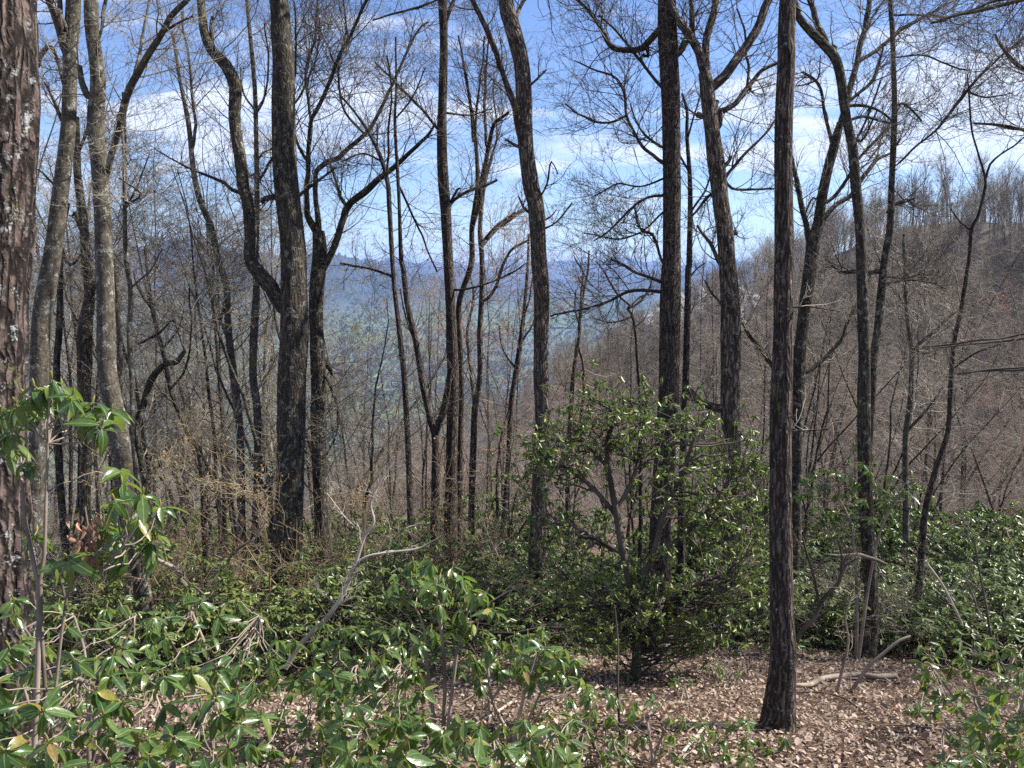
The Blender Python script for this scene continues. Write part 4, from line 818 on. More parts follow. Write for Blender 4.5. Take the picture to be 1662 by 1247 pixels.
BUDY = scatter('buds', leaf_template(1, .5, 3), BRM[0][1], frames(rng.normal(0, 1, BRM[0][1].shape), rng.normal(0, 1, BRM[0][1].shape)), rng.uniform(.010, .021, len(BRM[0][1])), M_BUDO)
def bush(name, label, px, top_y, d, which, buds, group, hscale=1.0, wsc=1.0):
    tp = P(px, top_y, d); zg = gz(tp[0], tp[1]); h = (tp[2] - zg) / 2.1 * hscale
    o = empty(name, (tp[0], tp[1], zg)); o.scale = (h * wsc, h * wsc, h); o.rotation_euler = (0, 0, rng.uniform(0, 6.28)); tag(o, label, 'shrub', group)
    link('stems', BRM[which][0], o)
    if buds: b_ = link('buds', BUDY, o); b_['kind'] = 'stuff'
    return o
for k, (px, ty, d, wsc, lb) in enumerate([
    (470, 660, 7.9, .9, 'golden budded bare shrub in front of the thick S limbed trunk'), (540, 665, 8.3, .95, 'golden budded bare shrub just right of the thick S limbed trunk'),
    (600, 690, 8.6, .85, 'golden budded bare shrub left of the slender left leaning stem'),
    (350, 640, 8.8, .55, 'tall golden budded shrub in the left thicket beside the kinked stem'), (235, 630, 8.4, .5, 'tall orange budded shrub beside the mottled grey trunk'),
    (650, 760, 9.5, .9, 'low golden budded shrub at the foot of the slender stems')]):
    bush('budding_shrub', lb, px, ty, d, 0, True, 'bare shrubs with golden buds', wsc=wsc)
for px, ty, d, wsc, lb in [(1460, 890, 8.2, 1.1, 'wide brown twiggy bush right of the bent mossy trunk foot'), (1400, 840, 9.6, .9, 'brown twiggy bush behind the bent mossy trunk'), (1330, 850, 9.0, .8, 'brown twiggy bush between the near dark trunk and the bent mossy trunk'),
                           (1560, 930, 8.8, .9, 'brown twiggy bush at far right among the laurels'), (290, 800, 9.5, .8, 'brown twiggy bush in the left thicket under the gnarled tree'), (120, 760, 9.0, .7, 'brown twiggy bush behind the two pale left trunks'), (800, 800, 11, .9, 'brown twiggy bush left of the large centre trunk foot')]:
    bush('twiggy_bush', lb, px, ty, d, 1, False, 'brown twiggy bushes', wsc=wsc)

bcount = {}
for k in range(34):
    px = -60 + k * 53 + rng.uniform(-18, 18); d = rng.uniform(15.5, 24)
    x = (px - CX) / F_PX * d; z = gz(x, d); o = empty('brushwood', (x, d, z)); s_ = rng.uniform(.75, 1.25); o.scale = (s_ * 1.3, s_ * 1.3, s_); o.rotation_euler = (0, 0, rng.uniform(0, 6.28))
    L_ = [L for L in LAND if L[0] < px]; wh = f"right of {L_[-1][1]}" if L_ else 'behind the massive left edge trunk'
    bcount[wh] = bcount.get(wh, 0) + 1
    tag(o, f"{ORD[bcount[wh] - 1]} leafless brushwood behind laurels, {wh}", 'shrub', f"leafless brushwood behind the laurels {wh}"); link('stems', BRM[1][0], o)
for k, (x, y, h, lb) in enumerate([(9.2, 7.4, 13, 'bare tree outside the right edge nearest the camera'), (11.5, 10.2, 14, 'bare tree outside the right edge behind the nearest one'), (7.6, 3.6, 13, 'bare tree standing right beside the camera slope'), (14.5, 8.8, 15, 'bare tree farther outside the right edge'), (16, 13.5, 15, 'bare tree outside the right edge farthest back')]):
    tm, cm, _ = PROTO[(3, 0, 3, 6, 0)[k]]; s_ = h / 11; root = empty('bare_tree', (x, y, gz(x, y) - .05)); root.scale = (s_, s_, s_); root.rotation_euler = (0, 0, k * 1.3)
    tag(root, lb, 'tree'); link('trunk', tm, root).scale = (2.3, 2.3, 1); link('crown', cm, root).scale = (.85, .85, 1)

# ------------------------------------------------------------------ laurels
LT = leaf2(.38, .3, .3)
def laurel_proto(n_st=9, h=1.7, spread=.75, nt=(8, 5), kl=8, seed=0):
    w = Wood(); a = rng.uniform(0, 6.28, n_st); rad = rng.uniform(.2, 1, n_st) * spread
    s = np.stack([np.cos(a) * .25, np.sin(a) * .25, 0 * a - .1], -1); d = np.stack([np.cos(a) * rad, np.sin(a) * rad, np.ones(n_st)], -1)
    p, r = grow(s, d, h * rng.uniform(.7, 1.0, n_st), .022, 8, .20, .05, .4); w.add(p, r, 6)
    s, d, ln, rr = sprout(p, r, nt[0], .22, 1, (30, 70), (.28, .5), .6, rmin=.006); b1, r1_ = grow(s, d, ln, rr, 6, .26, .08, .4); w.add(b1, r1_, 4)
    s, d, ln, rr = sprout(b1, r1_, nt[1], .25, 1, (25, 65), (.3, .6), .6, rmin=.0035); b2, r2_ = grow(s, d, ln, rr, 4, .25, .18, .5); w.add(b2, r2_, 3)
    tips = np.concatenate([b2[:, -1], b1[:, -1]]); ax = norm(np.concatenate([b2[:, -1] - b2[:, -2], b1[:, -1] - b1[:, -2]]) + np.array([0, 0, .7]))
    ok = tips[:, 2] > .12; tips, ax = tips[ok], ax[ok]
    idx, pos, dr, fr = whorls(tips, ax, kl, (-10, 50))
    fo = scatter('foliage', LT, pos, fr, rng.uniform(.045, .085, len(pos)), M_LAUREL, np.clip(rng.random(len(tips))[idx] * .6 + rng.random(len(idx)) * .4, 0, 1))
    return w.mesh('stems', TWIG['dark']), fo
LAU = [laurel_proto(9, 1.7, .9, (9, 5), 7), laurel_proto(6, 1.9, .7, (9, 5), 7), laurel_proto(12, 1.5, 1.1, (8, 5), 6), laurel_proto(6, 2.1, .6, (10, 4), 8), laurel_proto(7, 1.8, 1.2, (8, 4), 7)]
laur = []   # px centre, top py, depth, width scale
for px, ty, d, ws in [(300, 875, 12.5, 1.2), (380, 900, 11.5, 1.1), (545, 880, 12, 1.2), (600, 900, 10.8, 1.1), (640, 870, 13, 1.3), (700, 850, 12.6, 1.1), (790, 850, 11.8, 1.3), (835, 830, 12.8, 1.2), (860, 905, 10.4, 1.2), (760, 960, 10.0, 1.0),
                      (930, 880, 10.6, 1.2), (960, 930, 9.9, 1.0), (1120, 860, 10.4, 1.3), (1150, 780, 11.4, 1.0), (1200, 850, 10.6, 1.2), (1170, 930, 9.8, 1.1), (1120, 950, 9.6, .9), (1230, 770, 11.8, .9), (1330, 780, 12.2, 1.0), (1375, 860, 11.4, 1.2), (1300, 900, 10.5, 1.1), (1360, 930, 10.2, 1.0),
                      (1470, 850, 12, 1.3), (1450, 790, 13, .9), (1540, 860, 11.8, 1.3), (1600, 850, 12.6, 1.3), (1500, 920, 10.6, 1.2), (1580, 930, 10.4, 1.2), (1650, 880, 11.4, 1.3), (1640, 960, 9.6, 1.2), (1700, 920, 10.4, 1.2), (220, 900, 12, 1.1), (130, 900, 11.4, 1.1), (480, 930, 12.5, 1.0), (1400, 780, 13.4, .9), (560, 960, 10.6, .9), (860, 780, 13, .8), (30, 930, 12, 1.1), (430, 870, 14, 1.1), (260, 850, 15, 1.3), (330, 855, 14.5, 1.3), (170, 850, 14, 1.3), (60, 860, 14, 1.3), (400, 860, 15.5, 1.3), (500, 860, 15, 1.3), (570, 850, 15, 1.3), (660, 840, 15, 1.2), (740, 835, 14.5, 1.2), (940, 830, 13.5, 1.2), (1000, 860, 12, 1.1), (1060, 850, 12.5, 1.1), (1290, 820, 13.5, 1.2), (1430, 830, 14.5, 1.3), (1500, 822, 15, 1.4), (1570, 825, 15, 1.4), (1640, 820, 15, 1.4), (1710, 830, 14, 1.4), (250, 915, 7.2, 1.0), (330, 925, 7.0, 1.0), (400, 910, 7.2, 1.0), (455, 935, 7.6, .8), (535, 905, 7.6, 1.0), (590, 930, 7.3, 1.0), (650, 905, 7.8, 1.0), (800, 935, 9.3, 1.0), (850, 960, 8.9, .9), (905, 955, 9.2, 1.0), (960, 1000, 8.6, .7), (1130, 985, 9.0, .9), (1190, 970, 9.1, 1.0), (1230, 930, 9.4, .9), (1320, 940, 9.5, 1.0), (1480, 960, 9.2, 1.0), (1530, 975, 8.8, 1.0), (1590, 970, 8.4, 1.1), (1650, 985, 8.0, 1.1), (120, 960, 9, 1.0), (190, 930, 9.4, 1.0), (700, 980, 9.0, .8)]:
    laur.append((px, ty, d, ws))
laur.sort()
refs = [(100, 'behind the pale left trunks'), (260, 'right of the mottled grey trunk'), (440, 'left of the thick S limbed trunk'), (600, 'right of the thick S limbed trunk'), (700, 'beside the slender left stems'), (820, 'between the straight trunk and the centre trunk'), (1000, 'right of the centre trunk foot'),
        (1180, 'around the tall straight trunk foot'), (1260, 'left of the near dark trunk'), (1400, 'between the near dark trunk and the bent trunk'), (1520, 'right of the bent mossy trunk'), (1800, 'at the far right edge')]
cnt = {}
rowed = []
for q in laur:
    ref = next(r_[1] for r_ in refs if q[0] <= r_[0]); cnt[ref] = cnt.get(ref, 0) + 1; rowed.append((q, ref, cnt[ref]))
for k, ((px, ty, d, ws), ref, nn) in enumerate(rowed):
    tp = P(px, ty - (28 if d > 9.6 else 8), d); zg = gz(tp[0], tp[1]); h = max((tp[2] - zg) / 1.75, .5) * rng.uniform(.7, 1.3)
    o = empty('laurel_shrub', (tp[0], tp[1], zg)); o.scale = (ws * 1.05, ws * 1.05, h); o.rotation_euler = (0, 0, rng.uniform(0, 6.28))
    tag(o, (f"{ORD[nn-1]} glossy laurel from left " if cnt[ref] > 1 else 'dark glossy laurel ') + ref, 'shrub', 'glossy laurel shrubs across the slope')
    sm, fm = LAU[int(rng.integers(5))]; link('stems', sm, o); f = link('foliage', fm, o); f['kind'] = 'stuff'

def traced_plant(name, label, base, mains, tips, twig, tip_r=.004, cat='shrub'):
    """base (x,y,z), mains: list of (n,4) polylines, tips (T,3): every tip is joined to the nearest main by a curved shoot"""
    root = empty(name, base); tag(root, label, cat); w = Wood(); org = np.array(base); MP = []
    for mq in mains:
        e = catmull(mq, .06); w.add(e[:, :3], np.maximum(e[:, 3], .003), 8, .08); MP.append(e)
    MP = np.concatenate(MP); T = len(tips)
    dv = tips[:, None] - MP[None, :, :3]; dist = np.linalg.norm(dv, axis=2) + np.maximum(0, -dv[..., 2] + .05) * 2.5 + (MP[None, :, 3] < .004) * .2
    i = dist.argmin(1); s = MP[i, :3]; n_ = 7; tt = np.linspace(0, 1, n_)[None, :, None]
    mid = (s + tips) / 2 + np.stack([0 * s[:, 0], 0 * s[:, 0], -.12 * np.linalg.norm(tips - s, axis=1)], -1) + rng.normal(0, .03, s.shape)
    pts = (1 - tt) ** 2 * s[:, None] + 2 * tt * (1 - tt) * mid[:, None] + tt ** 2 * tips[:, None]
    pts[:, 1:-1] += rng.normal(0, .008, (T, n_ - 2, 3))
    w.add(pts, np.linspace(1, .45, n_)[None] * np.clip(MP[i, 3] * .6, tip_r, .010)[:, None], 5)
    link('stems', w.mesh('stems', TWIG[twig], org), root)
    return root, org, norm(pts[:, -1] - pts[:, -3])

# the big open-crowned laurel
db = ground_hit(1031, 1108); LD = db
base = P(1031, 1108, db); base[2] = gz(base[0], base[1])
def mn(pts, dr=0.0, d=None): return px3(pts, LD if d is None else d, dr)
mains = [mn([(1031, 1112, 20), (1034, 1046, 17), (1030, 980, 15), (1012, 900, 13), (1000, 830, 12), (990, 775, 9), (985, 720, 7), (1000, 670, 5)]),
         mn([(1030, 980, 12), (1060, 900, 11), (1080, 830, 9), (1110, 760, 7), (1130, 700, 5)], -.2), mn([(1003, 840, 9), (960, 790, 8), (920, 760, 6), (890, 740, 4)], .2),
         mn([(1000, 830, 8), (1030, 770, 8), (1040, 710, 6), (1050, 660, 4)], .15), mn([(1012, 900, 8), (960, 870, 7), (920, 850, 5), (890, 850, 4)], -.3),
         mn([(1060, 900, 8), (1120, 860, 6), (1170, 800, 5), (1190, 770, 4)], .25), mn([(1034, 1046, 10), (1080, 980, 8), (1130, 950, 6), (1180, 930, 4)], -.2), mn([(988, 760, 7), (950, 720, 6), (930, 700, 4)], .3), mn([(1030, 1000, 9), (980, 960, 7), (940, 950, 4)], -.2)]
tips = []
def blob(n_, x0, y0, rx, ry, rd, d):
    a = rng.normal(0, 1, (n_, 3)); a = a / np.linalg.norm(a, axis=1, keepdims=True) * rng.uniform(.35, 1, (n_, 1)) ** .5
    return [P(x0 + rx * q[0], y0 + ry * q[1], d + rd * q[2]) for q in a]
for args in [(46, 1010, 690, 80, 50, .6), (44, 1090, 700, 70, 55, .6), (36, 940, 730, 60, 45, .6), (26, 890, 750, 30, 50, .5), (40, 1150, 790, 70, 60, .7), (30, 1000, 655, 60, 35, .4), (22, 1080, 790, 70, 60, .7), (30, 1180, 870, 55, 60, .6), (22, 920, 860, 50, 40, .6), (36, 1100, 930, 90, 60, .6), (26, 960, 960, 60, 40, .6), (18, 1200, 740, 30, 40, .4), (26, 1050, 1000, 60, 40, .5), (34, 985, 1020, 50, 35, .5), (34, 1090, 1030, 55, 35, .5), (26, 930, 920, 50, 60, .6), (24, 1150, 1000, 45, 40, .5), (26, 1180, 940, 45, 45, .6)]:
    tips += blob(int(args[0] * .9), 1040 + (args[1] - 1040) * 1.1, args[2], args[3] * 1.2, args[4] * 1.12, args[5] * 1.1, LD)
tips = np.array(tips)
root, org, axs = traced_plant('laurel_shrub', 'big open crowned laurel with crooked dark stems in front of the tall straight trunk', tuple(base), mains, tips, 'dark', .0035)
sub = np.repeat(tips, 3, 0) + rng.normal(0, .13, (len(tips) * 3, 3)); sub[::3] = tips; sax = norm(np.repeat(axs, 3, 0) + rng.normal(0, .4, sub.shape) + np.array([0, 0, .7]))
w = Wood(); par = np.repeat(tips - axs * .08, 3, 0); pp = np.stack([par, (par + sub) / 2 + rng.normal(0, .01, sub.shape), sub], 1); w.add(pp, np.broadcast_to(np.array([.0035, .003, .0022]), (len(sub), 3)), 3)
link('shoots', w.mesh('shoots', TWIG['dark'], org), root)
idx, pos, dr, fr = whorls(sub, sax, 7, (-10, 50))
o = link('foliage', scatter('foliage', LT, pos, fr, rng.uniform(.034, .064, len(pos)), M_LAUREL, origin=org), root); o['kind'] = 'stuff'

# ------------------------------------------------------------------ rhododendrons in the foreground: every leaf an object
LEAFV = []
for (L, W, dr_, fo_, cu) in [(.135, .33, .25, .25, .0), (.125, .36, .45, .30, .0), (.145, .31, .12, .2, .0), (.115, .40, .32, .35, .3), (.13, .34, .6, .15, .0), (.12, .36, -.05, .4, .0)]:
    v, f = leaf_template(1, W, 7, droop=dr_, fold=fo_, curl=cu); v = v * L
    ribv = np.abs(v[:, 1]) / (L * W * .5)
    LEAFV.append(mesh_np('leaf', v, f, M_RHODO, {'rib': ribv}))
def rhodo(label, base_px, d, stems, tips_px, size=1.0, kl=(7, 11), mat_mesh=None, name='rhododendron'):
    """tips_px: (px, py, depth offset)"""
    b = P(base_px[0], base_px[1], d); b[2] = gz(b[0], b[1])
    mains = []
    for st in stems:
        q = px3(st, d, 0); q[0, :2] = b[:2] + rng.normal(0, .04, 2); q[0, 2] = b[2] - .03; mains.append(q)
    tips = np.array([P(x, y, d + o_) for x, y, o_ in tips_px])
    root, org, ax = traced_plant(name, label, tuple(b), mains, tips, 'brown', .0035)
    total = 0
    ax = norm(ax * .7 + np.array([0, -.12, 1.0]) + rng.normal(0, .22, ax.shape))
    for tpt, a in zip(tips, ax):
        k = int(rng.integers(kl[0], kl[1] + 1))
        if total + k > 300: k = max(0, 300 - total)
        if k == 0: break
        total += k; a = a[None]
        ph0 = rng.uniform(0, 6.28)
        e1 = norm(np.cross(a, np.array([[.31, .77, .21]]))); e2 = np.cross(a, e1)
        dl = rng.uniform(5, 50)
        for j in range(k):
            ph = ph0 + j * 2.39996 + rng.normal(0, .15); el = -R(dl + rng.uniform(-22, 30))
            dv = (e1 * math.cos(ph) + e2 * math.sin(ph)) * math.cos(el) + a * math.sin(el)
            fr = frames(dv, a, np.array([rng.normal(0, .3)]))[0]
            s = size * .63 * rng.uniform(.6, 1.15)
            o = bpy.data.objects.new('leaf', LEAFV[int(rng.integers(len(LEAFV)))]); col.objects.link(o); o.parent = root
            off = tpt - a[0] * rng.uniform(0, .025) + dv[0] * .008 - org
            M = Matrix(((fr[0, 0] * s, fr[0, 1] * s, fr[0, 2] * s, off[0]), (fr[1, 0] * s, fr[1, 1] * s, fr[1, 2] * s, off[1]), (fr[2, 0] * s, fr[2, 1] * s, fr[2, 2] * s, off[2]), (0, 0, 0, 1)))
            o.matrix_basis = M
    # terminal buds
    w = Wood(); bp_ = np.stack([tips - ax * .004, tips + ax * .008, tips + ax * .019, tips + ax * .026], 1)
    w.add(bp_, np.broadcast_to(np.array([.0025, .0038, .003, .0006]), (len(tips), 4)) * size, 6)
    link('bud', w.mesh('bud', M_BUDY, org), root)['kind'] = 'stuff'
    return root
def poly_tips(n, x0, x1, y0, y1, dspread, mind=26, top=None):
    out = []; t = 0; n = int(n * 1.35); mind *= .84
    while len(out) < n and t < 4000:
        t += 1; x, y = rng.uniform(x0, x1), rng.uniform(y0, y1)
        if top is not None and y < top(x): continue
        if any((x - a) ** 2 + (y - b_) ** 2 < mind ** 2 for a, b_, _ in out): continue
        out.append((x, y, rng.uniform(-dspread, dspread) - (y - y0) / max(1, (y1 - y0)) * .5))
    return out
rhodo('tall rhododendron shoot with large drooping leaves in front of the left edge trunk', (62, 1240), 2.75,
      [[(62, 1300, 10), (64, 1000, 9), (58, 930, 8), (42, 850, 6), (35, 780, 5)], [(62, 1300, 8), (66, 1000, 7), (72, 900, 6), (75, 800, 5), (78, 720, 4), (80, 640, 3)], [(64, 1010, 6), (110, 960, 5), (160, 930, 4), (200, 885, 4), (225, 850, 3)]],
      [(84, 612, 0), (150, 652, .1), (118, 640, -.1), (25, 655, 0), (60, 665, .15), (8, 700, .1), (45, 745, .1), (165, 690, 0), (198, 783, .1), (185, 810, -.1), (232, 800, 0), (225, 838, .1), (170, 850, .1), (60, 862, .2), (110, 905, -.1), (75, 905, .1), (205, 895, .1), (240, 850, .2), (150, 900, .2), (100, 625, .1), (40, 640, .1), (55, 625, 0), (135, 668, .15), (180, 665, .1), (0, 660, .2), (20, 720, .2), (205, 760, .15), (260, 820, .15), (190, 860, .2), (245, 880, .2)], size=1.25, kl=(8, 10))
rhodo('rhododendron filling the bottom left corner below the tall shoot', (70, 1300), 3.0, [[(70, 1350, 8), (60, 1200, 6), (40, 1120, 4)], [(70, 1350, 8), (100, 1200, 6), (130, 1100, 4)], [(70, 1350, 8), (20, 1240, 6), (-10, 1150, 4)]],
      poly_tips(24, -30, 190, 1045, 1255, .35, 34), size=1.08)
rhodo('broad rhododendron with its leaf rosettes at the bottom, right of the left corner', (290, 1300), 3.1, [[(290, 1350, 8), (280, 1220, 6), (250, 1120, 4)], [(290, 1350, 8), (320, 1210, 6), (350, 1120, 4)], [(290, 1350, 7), (230, 1240, 5), (200, 1150, 4)]],
      poly_tips(26, 180, 430, 1080, 1262, .35, 34), size=1.08)
rhodo('rhododendron mass behind the bottom left ones with upright shoots', (150, 1150), 4.1, [[(150, 1200, 8), (140, 1080, 6), (120, 1000, 4)], [(150, 1200, 8), (190, 1080, 6), (220, 1000, 4)], [(150, 1200, 7), (80, 1090, 5), (40, 1020, 4)]],
      poly_tips(22, 10, 250, 965, 1110, .4, 27), size=1.02)
rhodo('rhododendron mass below the thick dark S limbed trunk', (350, 1150), 4.4, [[(350, 1220, 8), (340, 1080, 6), (310, 990, 4)], [(350, 1220, 8), (390, 1080, 6), (420, 1000, 4)], [(350, 1220, 7), (300, 1090, 5), (260, 1010, 4)]],
      poly_tips(24, 240, 500, 945, 1110, .5, 27, top=lambda x: 955 + abs(x - 340) * .22), size=1.02)
rhodo('small low rhododendron between the bottom left mass and the tall leafy one', (470, 1200), 4.0, [[(470, 1260, 6), (460, 1150, 4)], [(470, 1260, 6), (500, 1160, 4)]], poly_tips(13, 415, 560, 1085, 1240, .3, 28), size=.95)
rhodo('tallest leafy rhododendron clump standing at bottom centre', (715, 1190), 4.3, [[(715, 1230, 9), (722, 1120, 7), (718, 1040, 6), (708, 960, 4)], [(715, 1230, 8), (695, 1100, 6), (688, 1020, 4), (665, 970, 3)], [(722, 1120, 6), (745, 1040, 5), (765, 980, 4)]],
      [(700, 912, 0), (735, 918, .1), (668, 935, .1), (640, 945, 0), (690, 955, -.1), (725, 955, 0), (760, 950, .2), (775, 965, -.1), (655, 970, 0), (712, 980, -.2), (745, 985, 0), (790, 960, .2), (628, 965, .3), (735, 1020, 0), (770, 1010, 0), (700, 1020, .1), (800, 985, .1), (715, 930, .2), (684, 925, .3), (670, 910, .2), (750, 935, .1), (705, 945, -.15), (650, 930, .2)], size=1.3, kl=(8, 10))
rhodo('low rhododendron at bottom centre with shoots leaning right', (830, 1190), 4.3, [[(830, 1250, 8), (850, 1130, 6), (870, 1060, 4)], [(830, 1250, 8), (800, 1140, 6), (790, 1070, 4)], [(850, 1130, 6), (900, 1080, 4), (930, 1060, 3)]],
      [(790, 1048, 0), (830, 1045, .1), (860, 1035, 0), (885, 1052, .1), (915, 1050, 0), (935, 1068, .1), (900, 1085, 0), (850, 1080, -.1), (810, 1085, 0), (770, 1070, .1), (780, 1110, .2), (870, 1105, -.1), (920, 1100, 0), (945, 1100, .2), (965, 1115, .1), (845, 1060, -.1), (875, 1075, .1), (905, 1065, -.1)], size=1.15)
rhodo('rhododendron left of the tallest clump with arching leafy stems', (600, 1240), 3.9, [[(600, 1290, 8), (590, 1160, 6), (580, 1080, 4)], [(600, 1290, 8), (640, 1160, 6), (650, 1080, 4)]],
      poly_tips(22, 535, 690, 1045, 1170, .4, 26), size=.95)
rhodo('rhododendron along the bottom edge in front of the tallest clump', (640, 1320), 3.2, [[(640, 1380, 8), (620, 1250, 6), (590, 1180, 4)], [(640, 1380, 8), (690, 1250, 6), (720, 1190, 4)]], poly_tips(20, 520, 760, 1165, 1262, .3, 34), size=1.12)
rhodo('rhododendron on the bottom edge right of centre with large shiny leaves', (830, 1320), 3.3, [[(830, 1380, 8), (820, 1250, 6), (800, 1190, 4)], [(830, 1380, 8), (870, 1250, 6), (900, 1190, 4)]], poly_tips(16, 760, 940, 1165, 1262, .3, 34), size=1.12)
rhodo('sparse rhododendron sprig right of the bottom centre clumps', (1060, 1220), 4.0, [[(1060, 1270, 6), (1050, 1170, 4)], [(1060, 1270, 6), (1085, 1170, 4)]], [(1030, 1135, .2), (1060, 1140, 0), (1085, 1160, 0), (1000, 1130, .2), (1095, 1190, -.1), (1045, 1190, 0), (985, 1160, .1), (1075, 1210, 0), (960, 1190, .1), (1010, 1220, 0)], size=.82, kl=(5, 8))
rhodo('small rhododendron at the foot of the near dark trunk', (1235, 1250), 4.3, [[(1235, 1300, 5), (1225, 1220, 4)], [(1235, 1300, 5), (1270, 1215, 4)]], [(1215, 1165, .1), (1232, 1195, 0), (1272, 1195, 0), (1250, 1215, -.1), (1285, 1225, 0), (1205, 1205, .1), (1190, 1225, .1)], size=.75, kl=(7, 9))
rhodo('rhododendron in the bottom right corner with dense broad leaves', (1620, 1260), 3.6, [[(1620, 1320, 8), (1600, 1200, 6), (1580, 1130, 4)], [(1620, 1320, 8), (1650, 1190, 6), (1665, 1120, 4)], [(1620, 1320, 7), (1560, 1230, 5), (1530, 1180, 4)]],
      poly_tips(26, 1515, 1690, 1090, 1260, .3, 28, top=lambda x: 1240 - (x - 1515) * 1.1), size=.88)
rhodo('rhododendron on the right edge above the bottom right corner one', (1590, 1150), 5.0, [[(1590, 1200, 7), (1580, 1110, 5), (1560, 1060, 4)], [(1590, 1200, 7), (1630, 1100, 5), (1650, 1050, 4)], [(1590, 1200, 6), (1540, 1120, 4), (1510, 1080, 3)]],
      poly_tips(30, 1490, 1680, 1030, 1160, .4, 22), size=.88)
rhodo('leafy rhododendron right of the low bottom centre one', (960, 1240), 4.1, [[(960, 1290, 7), (950, 1180, 5)], [(960, 1290, 6), (985, 1180, 4)]], poly_tips(14, 905, 1030, 1120, 1250, .3, 26), size=.85)
rhodo('bushy low rhododendron on the litter left of the near dark trunk foot', (1150, 1230), 4.4, [[(1150, 1280, 6), (1140, 1190, 4)], [(1150, 1280, 6), (1180, 1195, 4)]], poly_tips(12, 1095, 1215, 1165, 1250, .3, 26), size=.78)
rhodo('rhododendron behind the low bottom centre one, reaching the tallest clump', (800, 1130), 5.2, [[(800, 1180, 6), (790, 1080, 4)], [(800, 1180, 6), (840, 1080, 4)]], poly_tips(16, 745, 900, 1015, 1110, .3, 22), size=.95)
rhodo('rhododendron on litter under the sunlit tan stem', (560, 1110), 5.0, [[(560, 1160, 6), (550, 1070, 4)], [(560, 1160, 6), (600, 1070, 4)]], poly_tips(16, 500, 650, 1010, 1100, .3, 22), size=.95)
rhodo('light green leafy sprays crossing the foot of the bent mossy trunk', (1395, 1050), 8.0, [[(1395, 1080, 6), (1390, 950, 5), (1380, 850, 4), (1350, 790, 3)], [(1395, 1080, 6), (1410, 950, 5), (1430, 860, 4), (1460, 800, 3)]],
      [(1300, 775, .1), (1322, 768, 0), (1340, 760, .1), (1358, 768, 0), (1378, 772, -.1), (1402, 752, 0), (1412, 765, -.2), (1395, 785, -.2), (1425, 790, 0), (1447, 770, .1), (1335, 785, 0), (1310, 800, .1), (1365, 800, 0), (1405, 810, -.2), (1460, 790, .1), (1478, 800, .1), (1290, 800, .1), (1440, 815, 0), (1350, 830, 0), (1420, 840, -.2)], size=1.35, kl=(7, 9))
# low sprigs on the litter
for k, (px, py, s, lb) in enumerate([(1155, 1085, .55, 'small yellow green sprig on the litter left of the near dark trunk'), (1190, 1090, .55, 'small leafy sprig touching the litter just beside the near dark trunk'), (1000, 1080, .5, 'tiny leafy sprig on litter below the big laurel'),
                                     (1490, 1140, .5, 'tiny leafy sprig on the litter left of the right edge rhododendron'), (1110, 1110, .5, 'tiny leafy sprig on litter between the big laurel and the near dark trunk'), (880, 1150, .6, 'tiny leafy sprig on litter above the bottom edge rhododendrons')]):
    d = ground_hit(px, py + 25)
    rhodo(lb, (px, py + 25), d, [[(px, py + 25, 4), (px, py, 3)]], [(px + rng.uniform(-22, 22), py + rng.uniform(-10, 14), rng.uniform(-.1, .1)) for _ in range(6)], size=s, kl=(6, 8), name='leafy_sprig')

# ------------------------------------------------------------------ bare stems, fallen wood
def stick(name, label, pts_px, d, twig='pale', cat='branch', dr=0.0, l=(0, 0), ground_ends=False, branches=()):
    q = px3(pts_px, d, dr) if not ground_ends else np.array([(*P(x, y, ground_hit(x, y + 8)), .5 * w_ * ground_hit(x, y + 8) / F_PX) for x, y, w_ in pts_px])
    org = q[0, :3].copy(); w = Wood(); e = catmull(q, .04); w.add(e[:, :3], np.maximum(e[:, 3], .002), 9, .10, 8)
    if l[0]: twigs_on(w, e[:, :3], np.maximum(e[:, 3], .002), l[0], l[1], 3, .35)
    for bq in branches:
        b2 = catmull(px3(bq, d, dr), .04); w.add(b2[:, :3], np.maximum(b2[:, 3], .002), 7, .08)
        if l[0]: twigs_on(w, b2[:, :3], np.maximum(b2[:, 3], .002), l[0], l[1], 3, .3)
    tag(link(name, w.mesh(name, TWIG[twig], org), loc=org), label, cat)
dd_ = ground_hit(468, 1075)
stick('leaning_stem', 'sunlit tan stem curving up right beside the thick trunk foot', [(463, 1085, 9), (488, 1046, 9), (525, 1009, 9), (555, 968, 8), (577, 914, 7), (592, 870, 6), (607, 847, 5), (603, 810, 4), (640, 745, 3)], 6.3, 'pale', l=(3, 3), branches=[[(578, 914, 5), (600, 902, 4), (640, 896, 4), (678, 891, 4), (700, 880, 3), (712, 874, 3)], [(525, 1009, 4), (545, 985, 4), (575, 968, 3)], [(592, 870, 3), (560, 840, 3), (530, 800, 2)]])
stick('leaning_stem', 'grey bent stem leaning over the left laurels', [(320, 968, 8), (300, 950, 9), (285, 925, 8), (262, 912, 7), (245, 900, 5), (225, 870, 4)], 7.5, 'brown', l=(4, 4))
stick('leaning_stem', 'brown stem curving up right behind the bottom left rhododendrons', [(345, 948, 7), (360, 925, 6), (375, 902, 6), (395, 885, 5), (414, 874, 4), (430, 850, 3)], 7.5, 'brown', l=(4, 4))
stick('fallen_branch', 'thick fallen branch lying on the litter right of the near dark trunk', [(1288, 1112, 6), (1312, 1112, 8), (1335, 1102, 9), (1360, 1098, 9), (1390, 1096, 10), (1420, 1099, 10), (1455, 1097, 9)], 7, 'brown', ground_ends=True)
stick('fallen_branch', 'thin dark fallen stick below the thick fallen branch', [(1290, 1124, 3), (1330, 1124, 3), (1370, 1134, 3), (1420, 1170, 2), (1450, 1200, 2)], 7, 'dark', ground_ends=True, l=(0, 0))
